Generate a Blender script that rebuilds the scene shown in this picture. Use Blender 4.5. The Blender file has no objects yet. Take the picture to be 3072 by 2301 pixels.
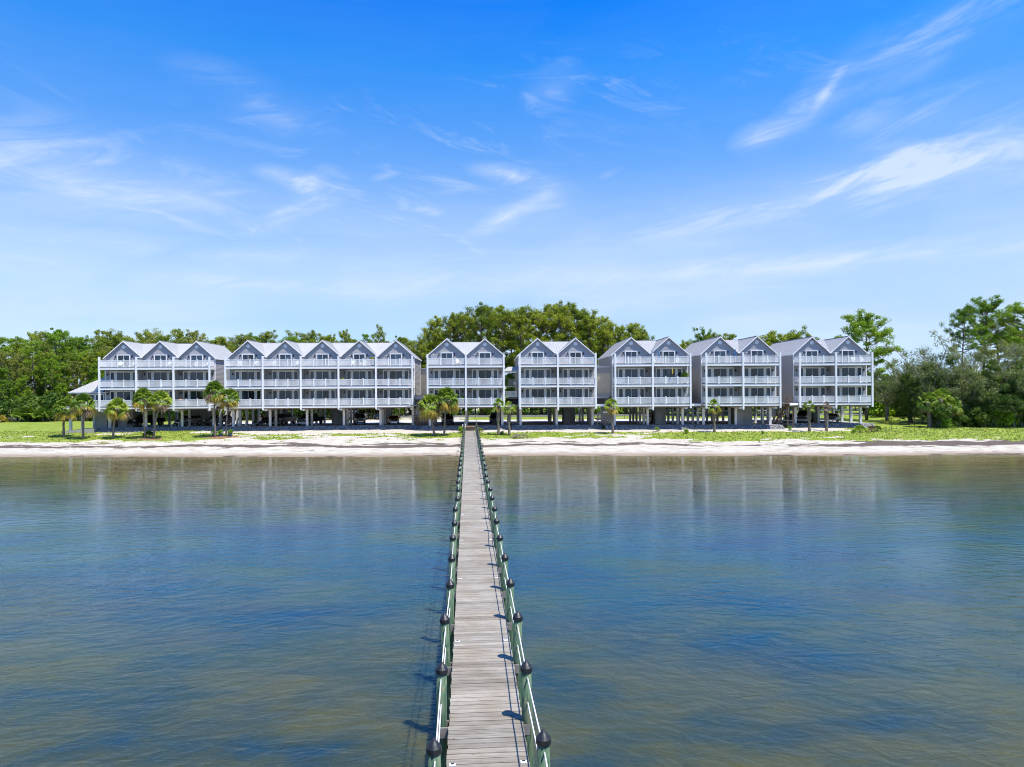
import bpy, math, random
import numpy as np
from mathutils import Vector, noise as mnoise
random.seed(7); rng = np.random.default_rng(7)
S = bpy.context.scene
col = S.collection
R = math.radians

# ------------------------------------------------------------------ camera
CAMZ = 9.0
cam = bpy.data.cameras.new('camera'); camo = bpy.data.objects.new('camera', cam); col.objects.link(camo)
cam.sensor_width = 36; cam.lens = 24.0; cam.clip_end = 6000; cam.clip_start = .1
camo.location = (0, 0, CAMZ)
from mathutils import Matrix
camo.rotation_euler = (Matrix.Rotation(R(90), 3, 'X') @ Matrix.Rotation(R(-.35), 3, 'Z')).to_euler()
S.camera = camo

# ------------------------------------------------------------------ sun, sky, exposure
SUNT = Vector((-.36, .26, -1)).normalized()
sun = bpy.data.lights.new('sun', 'SUN'); suno = bpy.data.objects.new('sun', sun); col.objects.link(suno)
sun.energy = 5.0; sun.angle = R(.5); sun.color = (1, .945, .85)
suno.rotation_euler = SUNT.to_track_quat('-Z', 'Y').to_euler(); suno.location = (20, -10, 60)
S.view_settings.view_transform = 'Standard'; S.view_settings.look = 'None'
S.view_settings.exposure = .42; S.view_settings.gamma = 1
S.view_settings.use_curve_mapping = False
S.render.engine = 'CYCLES'
S.cycles.pixel_filter_type = 'BLACKMAN_HARRIS'; S.cycles.filter_width = 1.05

W = bpy.data.worlds.new('World'); S.world = W; W.use_nodes = True
nt = W.node_tree; N = nt.nodes; L_ = nt.links
for n in list(N): N.remove(n)
def nd(t, **k):
    n = N.new(t)
    for a, b in k.items(): setattr(n, a, b)
    return n
def lk(a, b): L_.new(a, b)
def mth(op, a, b=None, c=None, clamp=False):
    n = nd('ShaderNodeMath', operation=op); n.use_clamp = clamp
    for i, v in enumerate((a, b, c)):
        if v is None: continue
        if hasattr(v, 'is_output'): lk(v, n.inputs[i])
        else: n.inputs[i].default_value = v
    return n.outputs[0]
out = nd('ShaderNodeOutputWorld'); bg = nd('ShaderNodeBackground'); lk(bg.outputs[0], out.inputs[0])
bg.inputs[1].default_value = .15
sky = nd('ShaderNodeTexSky', sky_type='NISHITA'); sky.sun_disc = False
sky.sun_elevation = math.asin(-SUNT.z); sky.sun_rotation = math.atan2(-SUNT.x, -SUNT.y)
sky.air_density = 1.0; sky.dust_density = .6; sky.ozone_density = 2.0; sky.altitude = 0
tc = nd('ShaderNodeTexCoord'); sp = nd('ShaderNodeSeparateXYZ'); lk(tc.outputs['Generated'], sp.inputs[0])
el = mth('ARCSINE', sp.outputs[2]); az = mth('ARCTAN2', sp.outputs[0], sp.outputs[1])
# tint of the clear sky by elevation (multiplies the physical sky)
ramp = nd('ShaderNodeValToRGB'); lk(mth('DIVIDE', el, 1.5708), ramp.inputs[0])
SKYRAMP = [(0.0, (1, 1, 1)), (1.0, (1, 1, 1))]
SKYRAMP = [(0.0, (.45, .66, 1.14)), (.015, (.45, .66, 1.12)), (.056, (.55, .64, .84)), (.098, (.74, .77, .86)), (.16, (.60, .78, .98)), (.219, (.31, .715, 1.13)), (.274, (.093, .666, 1.25)), (.326, (.012, .555, 1.34)), (.5, (.012, .42, 1.1)), (.7, (.012, .34, .9)), (1.0, (.012, .30, .8))]
while len(ramp.color_ramp.elements) < len(SKYRAMP): ramp.color_ramp.elements.new(.5)
SKYRAMP = [(p, tuple(x*1.05 for x in c)) for p, c in SKYRAMP]
SC = 1.6
for e, (p, c) in zip(ramp.color_ramp.elements, SKYRAMP):
    e.position = p; e.color = (c[0]/SC, c[1]/SC, c[2]/SC, 1)
mul = nd('ShaderNodeVectorMath', operation='MULTIPLY'); lk(sky.outputs[0], mul.inputs[0]); lk(ramp.outputs[0], mul.inputs[1])
sc = nd('ShaderNodeVectorMath', operation='SCALE'); lk(mul.outputs[0], sc.inputs[0]); sc.inputs['Scale'].default_value = SC
# cirrus: streaky noise shaped by soft patches, all by direction
cb = nd('ShaderNodeCombineXYZ'); lk(az, cb.inputs[0]); lk(el, cb.inputs[1])
def fbm(scale, det, rough, loc, rot, scl, dist=0.):
    rt = nd('ShaderNodeVectorRotate', rotation_type='Z_AXIS'); lk(cb.outputs[0], rt.inputs['Vector']); rt.inputs['Angle'].default_value = rot
    mp = nd('ShaderNodeMapping'); lk(rt.outputs[0], mp.inputs[0])
    mp.inputs['Location'].default_value = loc; mp.inputs['Scale'].default_value = scl
    nn = nd('ShaderNodeTexNoise'); lk(mp.outputs[0], nn.inputs[0])
    nn.inputs['Scale'].default_value = scale; nn.inputs['Detail'].default_value = det; nn.inputs['Roughness'].default_value = rough
    nn.inputs['Distortion'].default_value = dist
    return nn.outputs[0]
streak = fbm(5, 8, .62, (1.3, .4, 0), R(-14), (1.0, 5.0, 1), .8)
soft = fbm(3, 5, .55, (3.1, 2.0, 0), R(-6), (1, 2.2, 1), .5)
def smooth(x, a, b):
    n = nd('ShaderNodeMapRange', interpolation_type='SMOOTHSTEP'); lk(x, n.inputs[0])
    n.inputs[1].default_value = a; n.inputs[2].default_value = b; return n.outputs[0]
sm = smooth(streak, .42, .72); sf = smooth(soft, .45, .75)
# patches: pixel in a 2212 wide picture -> azimuth / elevation, half sizes (px), tilt, strength
PT = [(1885, 262, 60, 22, 12, .9), (2010, 255, 190, 40, 6, .5), (1640, 300, 50, 24, 14, .75), (1730, 250, 110, 32, 38, .35), (1792, 198, 46, 10, 50, .55),
      (2050, 372, 330, 48, 8, .8), (1700, 430, 420, 48, 10, .5), (1940, 350, 90, 13, 16, .75), (640, 385, 70, 18, -10, .6), (690, 415, 46, 46, 60, .4), (610, 470, 80, 20, 28, .6),
      (1110, 380, 80, 18, -10, .6), (1180, 415, 46, 46, 60, .4), (1095, 468, 80, 20, 26, .6), (835, 378, 28, 7, 16, .55), (1320, 375, 26, 7, 16, .55), (500, 412, 44, 6, 8, .5), (930, 455, 28, 8, -4, .5),
      (985, 410, 44, 7, 10, .5), (170, 350, 240, 75, -6, .55), (160, 385, 240, 22, -3, .6), (560, 215, 140, 40, -14, .3), (1200, 190, 60, 34, 22, .45), (2060, 50, 260, 60, 20, .35),
      (520, 545, 420, 20, -2, .35), (560, 612, 300, 14, -2, .4), (1300, 600, 700, 26, 2, .35), (1900, 560, 600, 24, 1, .35), (440, 488, 90, 5, -16, .45)]
acc = None
for (px, py, hx, hy, tilt, st) in PT:
    f = 1475.
    a0 = math.atan2(px-1106, f); e0 = math.atan2((828.5-py), math.hypot(f, px-1106))
    k = math.cos(a0)
    mp = nd('ShaderNodeMapping', vector_type='TEXTURE'); lk(cb.outputs[0], mp.inputs[0])
    mp.inputs['Location'].default_value = (a0, e0, 0); mp.inputs['Rotation'].default_value = (0, 0, R(tilt))
    mp.inputs['Scale'].default_value = (1.5*hx/f*k, 1.6*hy/f*k, 1)
    g = nd('ShaderNodeTexGradient', gradient_type='SPHERICAL'); lk(mp.outputs[0], g.inputs[0])
    v = mth('MULTIPLY', mth('POWER', g.outputs[1], 1.3), st)
    acc = v if acc is None else mth('ADD', acc, v)
detail = mth('ADD', mth('MULTIPLY', sm, 1.15), mth('MULTIPLY', sf, .25))
wisp = mth('MULTIPLY', smooth(fbm(7, 9, .66, (4.7, 1.1, 0), R(10), (1, 4.2, 1), 1.2), .5, .78), smooth(fbm(1.6, 3, .5, (9, 3, 0), R(-10), (1, 1.8, 1), .3), .42, .7))
c1 = mth('ADD', mth('MULTIPLY', acc, mth('ADD', detail, .18)), mth('MULTIPLY', wisp, .42))
band = nd('ShaderNodeMapRange'); lk(el, band.inputs[0]); band.inputs[1].default_value = 0; band.inputs[2].default_value = .3; band.inputs[3].default_value = .62; band.inputs[4].default_value = .03
c2 = mth('MULTIPLY', mth('MULTIPLY', fbm(4, 6, .6, (7, 5, 0), R(-2), (.7, 9, 1), .6), smooth(soft, .22, .62)), band.outputs[0])
cl = mth('MINIMUM', mth('ADD', mth('MULTIPLY', c1, 1.0), mth('MULTIPLY', c2, 1.7)), .72, None, True)
mx = nd('ShaderNodeMix', data_type='RGBA'); lk(cl, mx.inputs[0]); lk(sc.outputs[0], mx.inputs[6]); mx.inputs[7].default_value = (4.0, 4.5, 5.1, 1)
lk(mx.outputs[2], bg.inputs[0])

# ------------------------------------------------------------------ helpers
SROLL = math.tan(R(.35))
def P(x, y, Y, z=None):
    """photograph point (3072 wide) at depth Y -> world"""
    du, dv = x-1536, y-1150.5
    return Vector(((du - SROLL*dv)/2048*Y, Y, CAMZ - (dv + SROLL*du)/2048*Y))

def newmat(name):
    m = bpy.data.materials.new(name); m.use_nodes = True
    return m, m.node_tree.nodes, m.node_tree.links, m.node_tree.nodes['Principled BSDF']
def mat(name, c, rough=.6, var=.12, scale=3., bump=0., bscale=40., metal=0., spec=.5, stretch=(1, 1, 1), c2=None, stain=0.):
    m, n, l, b = newmat(name)
    t = n.new('ShaderNodeTexCoord'); mp = n.new('ShaderNodeMapping'); l.new(t.outputs['Object'], mp.inputs[0]); mp.inputs['Scale'].default_value = stretch
    nz = n.new('ShaderNodeTexNoise'); nz.inputs['Scale'].default_value = scale; nz.inputs['Detail'].default_value = 6; l.new(mp.outputs[0], nz.inputs[0])
    r = n.new('ShaderNodeValToRGB'); l.new(nz.outputs[0], r.inputs[0])
    c2 = c2 or tuple(x*(1-var*2) for x in c)
    r.color_ramp.elements[0].position = .3; r.color_ramp.elements[0].color = (*c2, 1)
    r.color_ramp.elements[1].position = .7; r.color_ramp.elements[1].color = (*c, 1)
    l.new(r.outputs[0], b.inputs['Base Color'])
    b.inputs['Roughness'].default_value = rough; b.inputs['Metallic'].default_value = metal
    b.inputs['Specular IOR Level'].default_value = spec
    if bump:
        nb = n.new('ShaderNodeTexNoise'); nb.inputs['Scale'].default_value = bscale; nb.inputs['Detail'].default_value = 5; l.new(mp.outputs[0], nb.inputs[0])
        bp = n.new('ShaderNodeBump'); bp.inputs['Strength'].default_value = bump; bp.inputs['Distance'].default_value = .02
        l.new(nb.outputs[0], bp.inputs['Height']); l.new(bp.outputs[0], b.inputs['Normal'])
    return m
def leafmat(name, c, c2, trans=.35, objvar=.25):
    m, n, l, b = newmat(name)
    g = n.new('ShaderNodeNewGeometry'); oi = n.new('ShaderNodeObjectInfo')
    mx = n.new('ShaderNodeMix'); mx.data_type = 'RGBA'; l.new(g.outputs['Random Per Island'], mx.inputs[0])
    mx.inputs[6].default_value = (*c, 1); mx.inputs[7].default_value = (*c2, 1)
    hs = n.new('ShaderNodeHueSaturation'); l.new(mx.outputs[2], hs.inputs['Color'])
    mr = n.new('ShaderNodeMapRange'); l.new(oi.outputs['Random'], mr.inputs[0]); mr.inputs[3].default_value = 1-objvar; mr.inputs[4].default_value = 1+objvar
    l.new(mr.outputs[0], hs.inputs['Value'])
    mr2 = n.new('ShaderNodeMapRange'); l.new(oi.outputs['Random'], mr2.inputs[0]); mr2.inputs[3].default_value = .515; mr2.inputs[4].default_value = .485
    l.new(mr2.outputs[0], hs.inputs['Hue'])
    l.new(hs.outputs[0], b.inputs['Base Color']); b.inputs['Roughness'].default_value = .55; b.inputs['Specular IOR Level'].default_value = .25
    tr = n.new('ShaderNodeBsdfTranslucent'); l.new(hs.outputs[0], tr.inputs[0])
    ms = n.new('ShaderNodeMixShader'); ms.inputs[0].default_value = trans
    o = n['Material Output']; l.new(b.outputs[0], ms.inputs[1]); l.new(tr.outputs[0], ms.inputs[2]); l.new(ms.outputs[0], o.inputs[0])
    return m

M = {}
M['white'] = mat('white_paint', (.88, .88, .87), .45, .05, 1.2, stretch=(.4, .4, 2))
M['siding'] = mat('gray_siding', (.40, .395, .395), .6, .05, 1.5)
M['sidingside'] = M['siding']
M['roof'] = mat('galvanized_roof', (.46, .455, .44), .5, .06, .6, metal=.0, stretch=(1, .3, 1))
M['seam'] = mat('roof_seam', (.42, .42, .41), .5, .06, 1.)
M['deck'] = mat('deck_boards', (.36, .34, .32), .8, .15, 4, stretch=(1, 9, 1))
M['joist'] = mat('joist_wood', (.30, .20, .13), .8, .2, 3)
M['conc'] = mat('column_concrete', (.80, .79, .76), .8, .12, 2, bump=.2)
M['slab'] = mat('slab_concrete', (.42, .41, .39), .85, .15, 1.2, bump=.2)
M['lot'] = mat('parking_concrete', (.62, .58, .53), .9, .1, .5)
M['storage'] = mat('storage_board', (.33, .34, .33), .8, .12, 2)
M['beige'] = mat('beige_panel', (.68, .60, .46), .7, .06, 1.2)
M['rock'] = mat('riprap_stone', (.42, .42, .42), .9, .3, 3, bump=.3)
M['rubble'] = mat('rubble_bed', (.30, .30, .30), .95, .35, 5, bump=.8, bscale=9)
M['pinkslope'] = mat('concrete_slope', (.62, .56, .52), .9, .1, 2, bump=.3)
M['black'] = mat('black_plastic', (.018, .018, .02), .45, .15, 6)
M['cap'] = mat('post_cap_plastic', (.022, .023, .026), .42, .2, 9)
M['rope'] = mat('white_rope', (.80, .79, .75), .7, .06, 30, bump=.3, bscale=120)
M['brownwood'] = mat('weathered_brown_wood', (.20, .135, .09), .85, .25, 3, stretch=(1, 1, 6))
M['graywood'] = mat('gray_weathered_wood', (.30, .27, .24), .85, .25, 3)
M['asphalt'] = mat('road_asphalt', (.16, .16, .16), .9, .1, 1)
M['metal'] = mat('galvanized_rail', (.55, .56, .57), .4, .08, 1, metal=.6)
M['tyre'] = mat('tyre_rubber', (.015, .015, .015), .8, .1, 5)
M['rim'] = mat('wheel_rim', (.45, .45, .46), .3, .1, 5, metal=.8)
M['lens'] = mat('headlight_lens', (.75, .77, .80), .1, .05, 5)
M['pot'] = mat('blue_glazed_pot', (.03, .10, .17), .2, .2, 6)
M['mulch'] = mat('pine_straw_mulch', (.34, .17, .10), .95, .25, 5, bump=.8, bscale=20)
M['skin'] = mat('skin', (.50, .32, .24), .5, .05, 5)
M['shirt'] = mat('gray_shirt', (.40, .44, .50), .8, .08, 8)
M['jeans'] = mat('dark_trousers', (.03, .04, .07), .8, .1, 8)
M['drift'] = mat('driftwood', (.34, .26, .21), .9, .25, 4)
M['canvas'] = mat('blue_canvas', (.05, .22, .45), .8, .1, 5)
M['red'] = mat('red_plastic', (.50, .05, .03), .5, .1, 5)
M['yellow'] = mat('yellow_fabric', (.75, .55, .03), .7, .1, 5)
M['orangef'] = mat('orange_fabric', (.65, .28, .12), .8, .1, 5)

def glassmat(name, c, rough=.04):
    m, n, l, b = newmat(name)
    b.inputs['Base Color'].default_value = (*c, 1); b.inputs['Roughness'].default_value = rough
    b.inputs['IOR'].default_value = 1.5; b.inputs['Specular IOR Level'].default_value = .62
    t = n.new('ShaderNodeTexCoord'); nz = n.new('ShaderNodeTexNoise'); nz.inputs['Scale'].default_value = 1.2; l.new(t.outputs['Object'], nz.inputs[0])
    oi = n.new('ShaderNodeObjectInfo'); mr = n.new('ShaderNodeMapRange'); l.new(oi.outputs['Random'], mr.inputs[0]); mr.inputs[3].default_value = .35; mr.inputs[4].default_value = 1.9
    hs = n.new('ShaderNodeHueSaturation'); hs.inputs['Color'].default_value = (*c, 1); l.new(mr.outputs[0], hs.inputs['Value']); l.new(hs.outputs[0], b.inputs['Base Color'])
    bp = n.new('ShaderNodeBump'); bp.inputs['Strength'].default_value = .05; bp.inputs['Distance'].default_value = .05; l.new(nz.outputs[0], bp.inputs['Height']); l.new(bp.outputs[0], b.inputs['Normal'])
    return m
M['glass'] = glassmat('window_glass', (.018, .036, .062))
M['carglass'] = glassmat('car_glass', (.01, .012, .014))

# post wood: greenish treated timber
def treated():
    m, n, l, b = newmat('green_treated_timber')
    t = n.new('ShaderNodeTexCoord'); mp = n.new('ShaderNodeMapping'); l.new(t.outputs['Object'], mp.inputs[0]); mp.inputs['Scale'].default_value = (6, 6, .9)
    oi = n.new('ShaderNodeObjectInfo'); va = n.new('ShaderNodeVectorMath'); va.operation = 'ADD'; l.new(mp.outputs[0], va.inputs[0]); l.new(oi.outputs['Location'], va.inputs[1])
    w = n.new('ShaderNodeTexNoise'); w.inputs['Scale'].default_value = 2.2; w.inputs['Detail'].default_value = 6; w.inputs['Distortion'].default_value = 1.6; l.new(va.outputs[0], w.inputs[0])
    r = n.new('ShaderNodeValToRGB'); l.new(w.outputs[0], r.inputs[0])
    els = r.color_ramp.elements; els[0].position = .28; els[0].color = (.03, .055, .03, 1); els[1].position = .70; els[1].color = (.20, .17, .10, 1)
    e = els.new(.42); e.color = (.055, .115, .06, 1); e = els.new(.55); e.color = (.095, .165, .09, 1)
    l.new(r.outputs[0], b.inputs['Base Color']); b.inputs['Roughness'].default_value = .7
    bp = n.new('ShaderNodeBump'); bp.inputs['Strength'].default_value = .4; bp.inputs['Distance'].default_value = .01; l.new(w.outputs[0], bp.inputs['Height']); l.new(bp.outputs[0], b.inputs['Normal'])
    return m
M['treated'] = treated()
def plankmat(isl=False):
    m, n, l, b = newmat('silvered_planks')
    t = n.new('ShaderNodeTexCoord'); g = n.new('ShaderNodeNewGeometry')
    mp = n.new('ShaderNodeMapping'); l.new(g.outputs['Position'], mp.inputs[0]); mp.inputs['Scale'].default_value = (1.1, 22, 4)
    w = n.new('ShaderNodeTexNoise'); w.inputs['Scale'].default_value = 1.6; w.inputs['Detail'].default_value = 7; w.inputs['Roughness'].default_value = .65; w.inputs['Distortion'].default_value = .6; l.new(mp.outputs[0], w.inputs[0])
    r = n.new('ShaderNodeValToRGB'); l.new(w.outputs[0], r.inputs[0])
    els = r.color_ramp.elements; els[0].position = .25; els[0].color = (.15, .125, .095, 1); els[1].position = .70; els[1].color = (.42, .39, .33, 1)
    e = els.new(.48); e.color = (.30, .27, .22, 1)
    # knots and stains
    k = n.new('ShaderNodeTexNoise'); k.inputs['Scale'].default_value = 1.3; k.inputs['Detail'].default_value = 3; l.new(g.outputs['Position'], k.inputs[0])
    r2 = n.new('ShaderNodeValToRGB'); l.new(k.outputs[0], r2.inputs[0]); r2.color_ramp.elements[0].position = .35; r2.color_ramp.elements[0].color = (.86, .82, .76, 1); r2.color_ramp.elements[1].position = .6; r2.color_ramp.elements[1].color = (1, 1, 1, 1)
    vo = n.new('ShaderNodeTexVoronoi'); mp2 = n.new('ShaderNodeMapping'); l.new(g.outputs['Position'], mp2.inputs[0]); mp2.inputs['Scale'].default_value = (2.2, 5.5, 1); l.new(mp2.outputs[0], vo.inputs[0]); vo.inputs['Scale'].default_value = 1.
    r3 = n.new('ShaderNodeValToRGB'); l.new(vo.outputs['Distance'], r3.inputs[0]); r3.color_ramp.elements[0].position = .03; r3.color_ramp.elements[0].color = (.55, .42, .3, 1); r3.color_ramp.elements[1].position = .09; r3.color_ramp.elements[1].color = (1, 1, 1, 1)
    oi = n.new('ShaderNodeObjectInfo'); mr = n.new('ShaderNodeMapRange'); mr.inputs[3].default_value = .74; mr.inputs[4].default_value = 1.16
    l.new(g.outputs['Random Per Island'] if isl else oi.outputs['Random'], mr.inputs[0])
    def mulc(a, bb):
        x = n.new('ShaderNodeMix'); x.data_type = 'RGBA'; x.blend_type = 'MULTIPLY'; x.inputs[0].default_value = 1; l.new(a, x.inputs[6]); l.new(bb, x.inputs[7]); return x.outputs[2]
    c = mulc(mulc(r.outputs[0], r2.outputs[0]), r3.outputs[0])
    hs = n.new('ShaderNodeHueSaturation'); l.new(c, hs.inputs['Color']); l.new(mr.outputs[0], hs.inputs['Value'])
    l.new(hs.outputs[0], b.inputs['Base Color']); b.inputs['Roughness'].default_value = .8
    bp = n.new('ShaderNodeBump'); bp.inputs['Strength'].default_value = .35; bp.inputs['Distance'].default_value = .006; l.new(w.outputs[0], bp.inputs['Height']); l.new(bp.outputs[0], b.inputs['Normal'])
    return m
M['plank'] = plankmat(); M['plankfar'] = plankmat(True)
M['pine'] = leafmat('pine_needles', (.13, .22, .012), (.40, .44, .04), .45)
M['pineyoung'] = leafmat('young_pine_needles', (.10, .24, .012), (.30, .43, .03), .45)
M['olivepine'] = leafmat('olive_pine_needles', (.15, .21, .03), (.40, .40, .08), .45)
M['oak'] = leafmat('oak_leaves', (.13, .19, .045), (.28, .31, .12))
M['shrub'] = leafmat('shrub_leaves', (.09, .22, .008), (.26, .40, .02))
M['darkshrub'] = leafmat('dark_shrub_leaves', (.045, .11, .012), (.13, .20, .025))
M['yellowleaf'] = leafmat('yellow_green_leaves', (.22, .28, .03), (.34, .32, .04))
M['palm'] = leafmat('palm_fronds', (.12, .23, .02), (.33, .42, .05))
M['palmold'] = leafmat('yellowed_palm_fronds', (.48, .36, .04), (.36, .33, .07))
M['palmdead'] = leafmat('dead_palm_fronds', (.30, .22, .13), (.22, .17, .11))
M['grass'] = leafmat('grass_blades', (.24, .31, .045), (.40, .42, .12), .4)
M['bark'] = mat('pine_bark', (.20, .15, .115), .9, .25, 2, bump=.6, bscale=8, stretch=(1, 1, .3))
M['oakbark'] = mat('pale_oak_bark', (.27, .25, .225), .9, .22, 2, bump=.5, bscale=8)
M['palmbark'] = mat('palm_trunk', (.24, .195, .155), .9, .2, 3, bump=.6, bscale=12, stretch=(1, 1, 3))

class MB:
    def __init__(s): s.v = []; s.f = []
    def box(s, x0, y0, z0, x1, y1, z1):
        o = len(s.v)
        s.v += [(x0, y0, z0), (x1, y0, z0), (x1, y1, z0), (x0, y1, z0), (x0, y0, z1), (x1, y0, z1), (x1, y1, z1), (x0, y1, z1)]
        s.f += [(o, o+3, o+2, o+1), (o+4, o+5, o+6, o+7), (o, o+1, o+5, o+4), (o+1, o+2, o+6, o+5), (o+2, o+3, o+7, o+6), (o+3, o, o+4, o+7)]
        return s
    def hexa(s, p):
        o = len(s.v); s.v += [tuple(q) for q in p]
        s.f += [(o, o+3, o+2, o+1), (o+4, o+5, o+6, o+7), (o, o+1, o+5, o+4), (o+1, o+2, o+6, o+5), (o+2, o+3, o+7, o+6), (o+3, o, o+4, o+7)]
        return s
    def poly(s, *p):
        o = len(s.v); s.v += [tuple(q) for q in p]; s.f.append(tuple(range(o, o+len(p)))); return s
    def bar(s, a, b, w, h=None):
        a = Vector(a); b = Vector(b); h = h or w; d = (b-a).normalized()
        up = Vector((0, 0, 1)) if abs(d.z) < .95 else Vector((0, 1, 0))
        x = d.cross(up).normalized()*w/2; y = x.cross(d).normalized()*h/2
        return s.hexa([a-x-y, a+x-y, a+x+y, a-x+y, b-x-y, b+x-y, b+x+y, b-x+y])
    def tube(s, pts, rad, n=8, cap=True):
        pts = [Vector(p) for p in pts]; o = len(s.v)
        ref = Vector((1, 0, 0))
        for i, p in enumerate(pts):
            d = (pts[min(i+1, len(pts)-1)] - pts[max(i-1, 0)])
            d = d.normalized() if d.length > 1e-9 else Vector((0, 0, 1))
            x = ref - d*ref.dot(d)
            if x.length < .1: x = Vector((0, 1, 0)) - d*d.y
            x.normalize(); y = d.cross(x); r = rad[i] if hasattr(rad, '__len__') else rad
            for k in range(n):
                a = 2*math.pi*k/n; s.v.append(tuple(p + x*(math.cos(a)*r) + y*(math.sin(a)*r)))
        for i in range(len(pts)-1):
            for k in range(n):
                k2 = (k+1) % n
                s.f.append((o+i*n+k, o+i*n+k2, o+(i+1)*n+k2, o+(i+1)*n+k))
        if cap:
            s.f.append(tuple(o+k for k in reversed(range(n)))); e = o+(len(pts)-1)*n; s.f.append(tuple(e+k for k in range(n)))
        return s
    def lathe(s, prof, n=16, c=(0, 0)):
        return s.tube([(c[0], c[1], z) for r, z in prof], [r for r, z in prof], n)
    def mesh(s, name, smooth=False):
        me = bpy.data.meshes.new(name); me.from_pydata(s.v, [], s.f)
        if smooth: me.polygons.foreach_set('use_smooth', [True]*len(me.polygons))
        me.update(); return me
    def build(s, name, m, parent=None, loc=(0, 0, 0), kind=None, smooth=False, rz=0):
        return put(name, s.mesh(name, smooth), m, parent, loc, kind, rz)
def put(name, me, m=None, parent=None, loc=(0, 0, 0), kind=None, rz=0):
    o = bpy.data.objects.new(name, me); col.objects.link(o)
    if m and not me.materials: me.materials.append(M[m] if isinstance(m, str) else m)
    o.parent = parent; o.location = loc; o.rotation_euler = (0, 0, rz)
    if kind: o['kind'] = kind
    return o
def tag(o, label, cat, group=None, kind=None):
    o['label'] = label; o['category'] = cat
    if group: o['group'] = group
    if kind: o['kind'] = kind
    return o
def thing(name, loc, rz, label, cat, group=None):
    o = bpy.data.objects.new(name, None); o.empty_display_size = .3; col.objects.link(o); o.location = loc; o.rotation_euler = (0, 0, rz)
    return tag(o, label, cat, group)
def copy_tree(o, parent=None):
    c = o.copy(); col.objects.link(c); c.parent = parent
    for ch in list(o.children): copy_tree(ch, c)
    return c
def npmesh(name, V, F, smooth=False):
    me = bpy.data.meshes.new(name); V = np.asarray(V, np.float32); F = np.asarray(F, np.int32)
    me.vertices.add(len(V)); me.vertices.foreach_set('co', V.ravel())
    k = F.shape[1]; me.loops.add(F.size); me.loops.foreach_set('vertex_index', F.ravel())
    me.polygons.add(len(F)); me.polygons.foreach_set('loop_start', np.arange(0, F.size, k, dtype=np.int32))
    if smooth: me.polygons.foreach_set('use_smooth', np.ones(len(F), bool))
    me.update(calc_edges=True); return me

# ------------------------------------------------------------------ ground, beach
def shore(X): return 84.6 - .035*X + .4*np.sin(X*.11+1) + .22*np.sin(X*.37) + .12*np.sin(X*1.05+2) + .07*np.sin(X*2.3)
HP = [(-90, -4), (-20, -1.1), (-6, -.35), (0, 0), (3, .28), (9, .75), (12.5, 1.08), (16, 1.34), (22, 1.62), (28, 1.7), (400, 1.7)]
def ground_np(X, Y):
    d = Y - shore(np.clip(X, -90, 90))
    z = np.interp(d, [p[0] for p in HP], [p[1] for p in HP])
    nz = .05*np.sin(X*.9+np.sin(Y*.7)*1.7)*np.sin(Y*.8+.4*X) + .035*np.sin(X*2.3+Y*1.1)*np.sin(Y*2.1-X*.7)
    return z + nz*np.clip((d-2)/5, 0, 1)*np.clip((30-d)/6, 0, 1)
def gz(x, y): return float(ground_np(np.array([x]), np.array([y]))[0])
xs = np.concatenate([[-3000, -1200, -500, -250, -150, -110], np.arange(-90, 90.01, .45), [110, 150, 250, 500, 1200, 3000]])
ysa = np.concatenate([[60, 70, 76, 80], np.arange(82, 112, .3), np.arange(112, 170, 1.5), [180, 200, 260, 400, 800, 1600, 3500]])
GX, GY = np.meshgrid(xs, ysa)
GZ = ground_np(GX.ravel(), GY.ravel())
V = np.stack([GX.ravel(), GY.ravel(), GZ], 1)
nx, ny = len(xs), len(ysa)
ii, jj = np.meshgrid(np.arange(nx-1), np.arange(ny-1)); a = (jj*nx+ii).ravel()
F = np.stack([a, a+1, a+nx+1, a+nx], 1)
me = npmesh('ground', V, F, True)
# where grass grows and where the tide left its wrack (masks on the ground itself)
def gauss(x, y, cx, cy, sx, sy): return np.exp(-((x-cx)/sx)**2-((y-cy)/sy)**2)
def nz2(x, y, s, seed=0): return np.array([mnoise.noise(Vector((a*s, b*s, seed))) for a, b in zip(x, y)])
X_, Y_ = V[:, 0], V[:, 1]; D_ = Y_ - shore(np.clip(X_, -90, 90))
near = (np.abs(X_) < 95) & (Y_ < 175)
n1 = np.zeros(len(V)); n2 = np.zeros(len(V))
n1[near] = nz2(X_[near], Y_[near]*2.2, .16, 3.3); n2[near] = nz2(X_[near], Y_[near]*2., .55, 9.1)
edge = 12.6 + 0*X_
edge = np.where(X_ < -42, 12.3, edge); edge = np.where(X_ > 8, 12.4, edge); edge = np.where(X_ > 18, 11.6, edge); edge = np.where(X_ > 30, 11.8, edge)
g = (D_-edge)/1.2
base = np.clip(g, -3, 1.2)
bare = .0
bare += 1.5*np.clip(((X_+44)/6), 0, 1)*np.clip((-7-X_)/4, 0, 1)           # thin grass in front of the left buildings
bare += 3.0*np.clip((D_-19.2)/1.2, 0, 1)*np.clip((X_+52)/3, 0, 1)*np.clip((53-X_)/3, 0, 1)*np.clip((27-D_)/2, 0, 1)   # sand strip along the rubble
bare += 1.1*gauss(X_, Y_, 15, 100, 8, 5) + 1.4*gauss(X_, Y_, 44, 96.2, 6, 1.1) + .9*gauss(X_, Y_, 48, 99.2, 4, .8) + 1.3*gauss(X_, Y_, -62, 106, 6, 2.5) + 1.2*gauss(X_, Y_, -76, 104, 9, 1.4)
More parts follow.
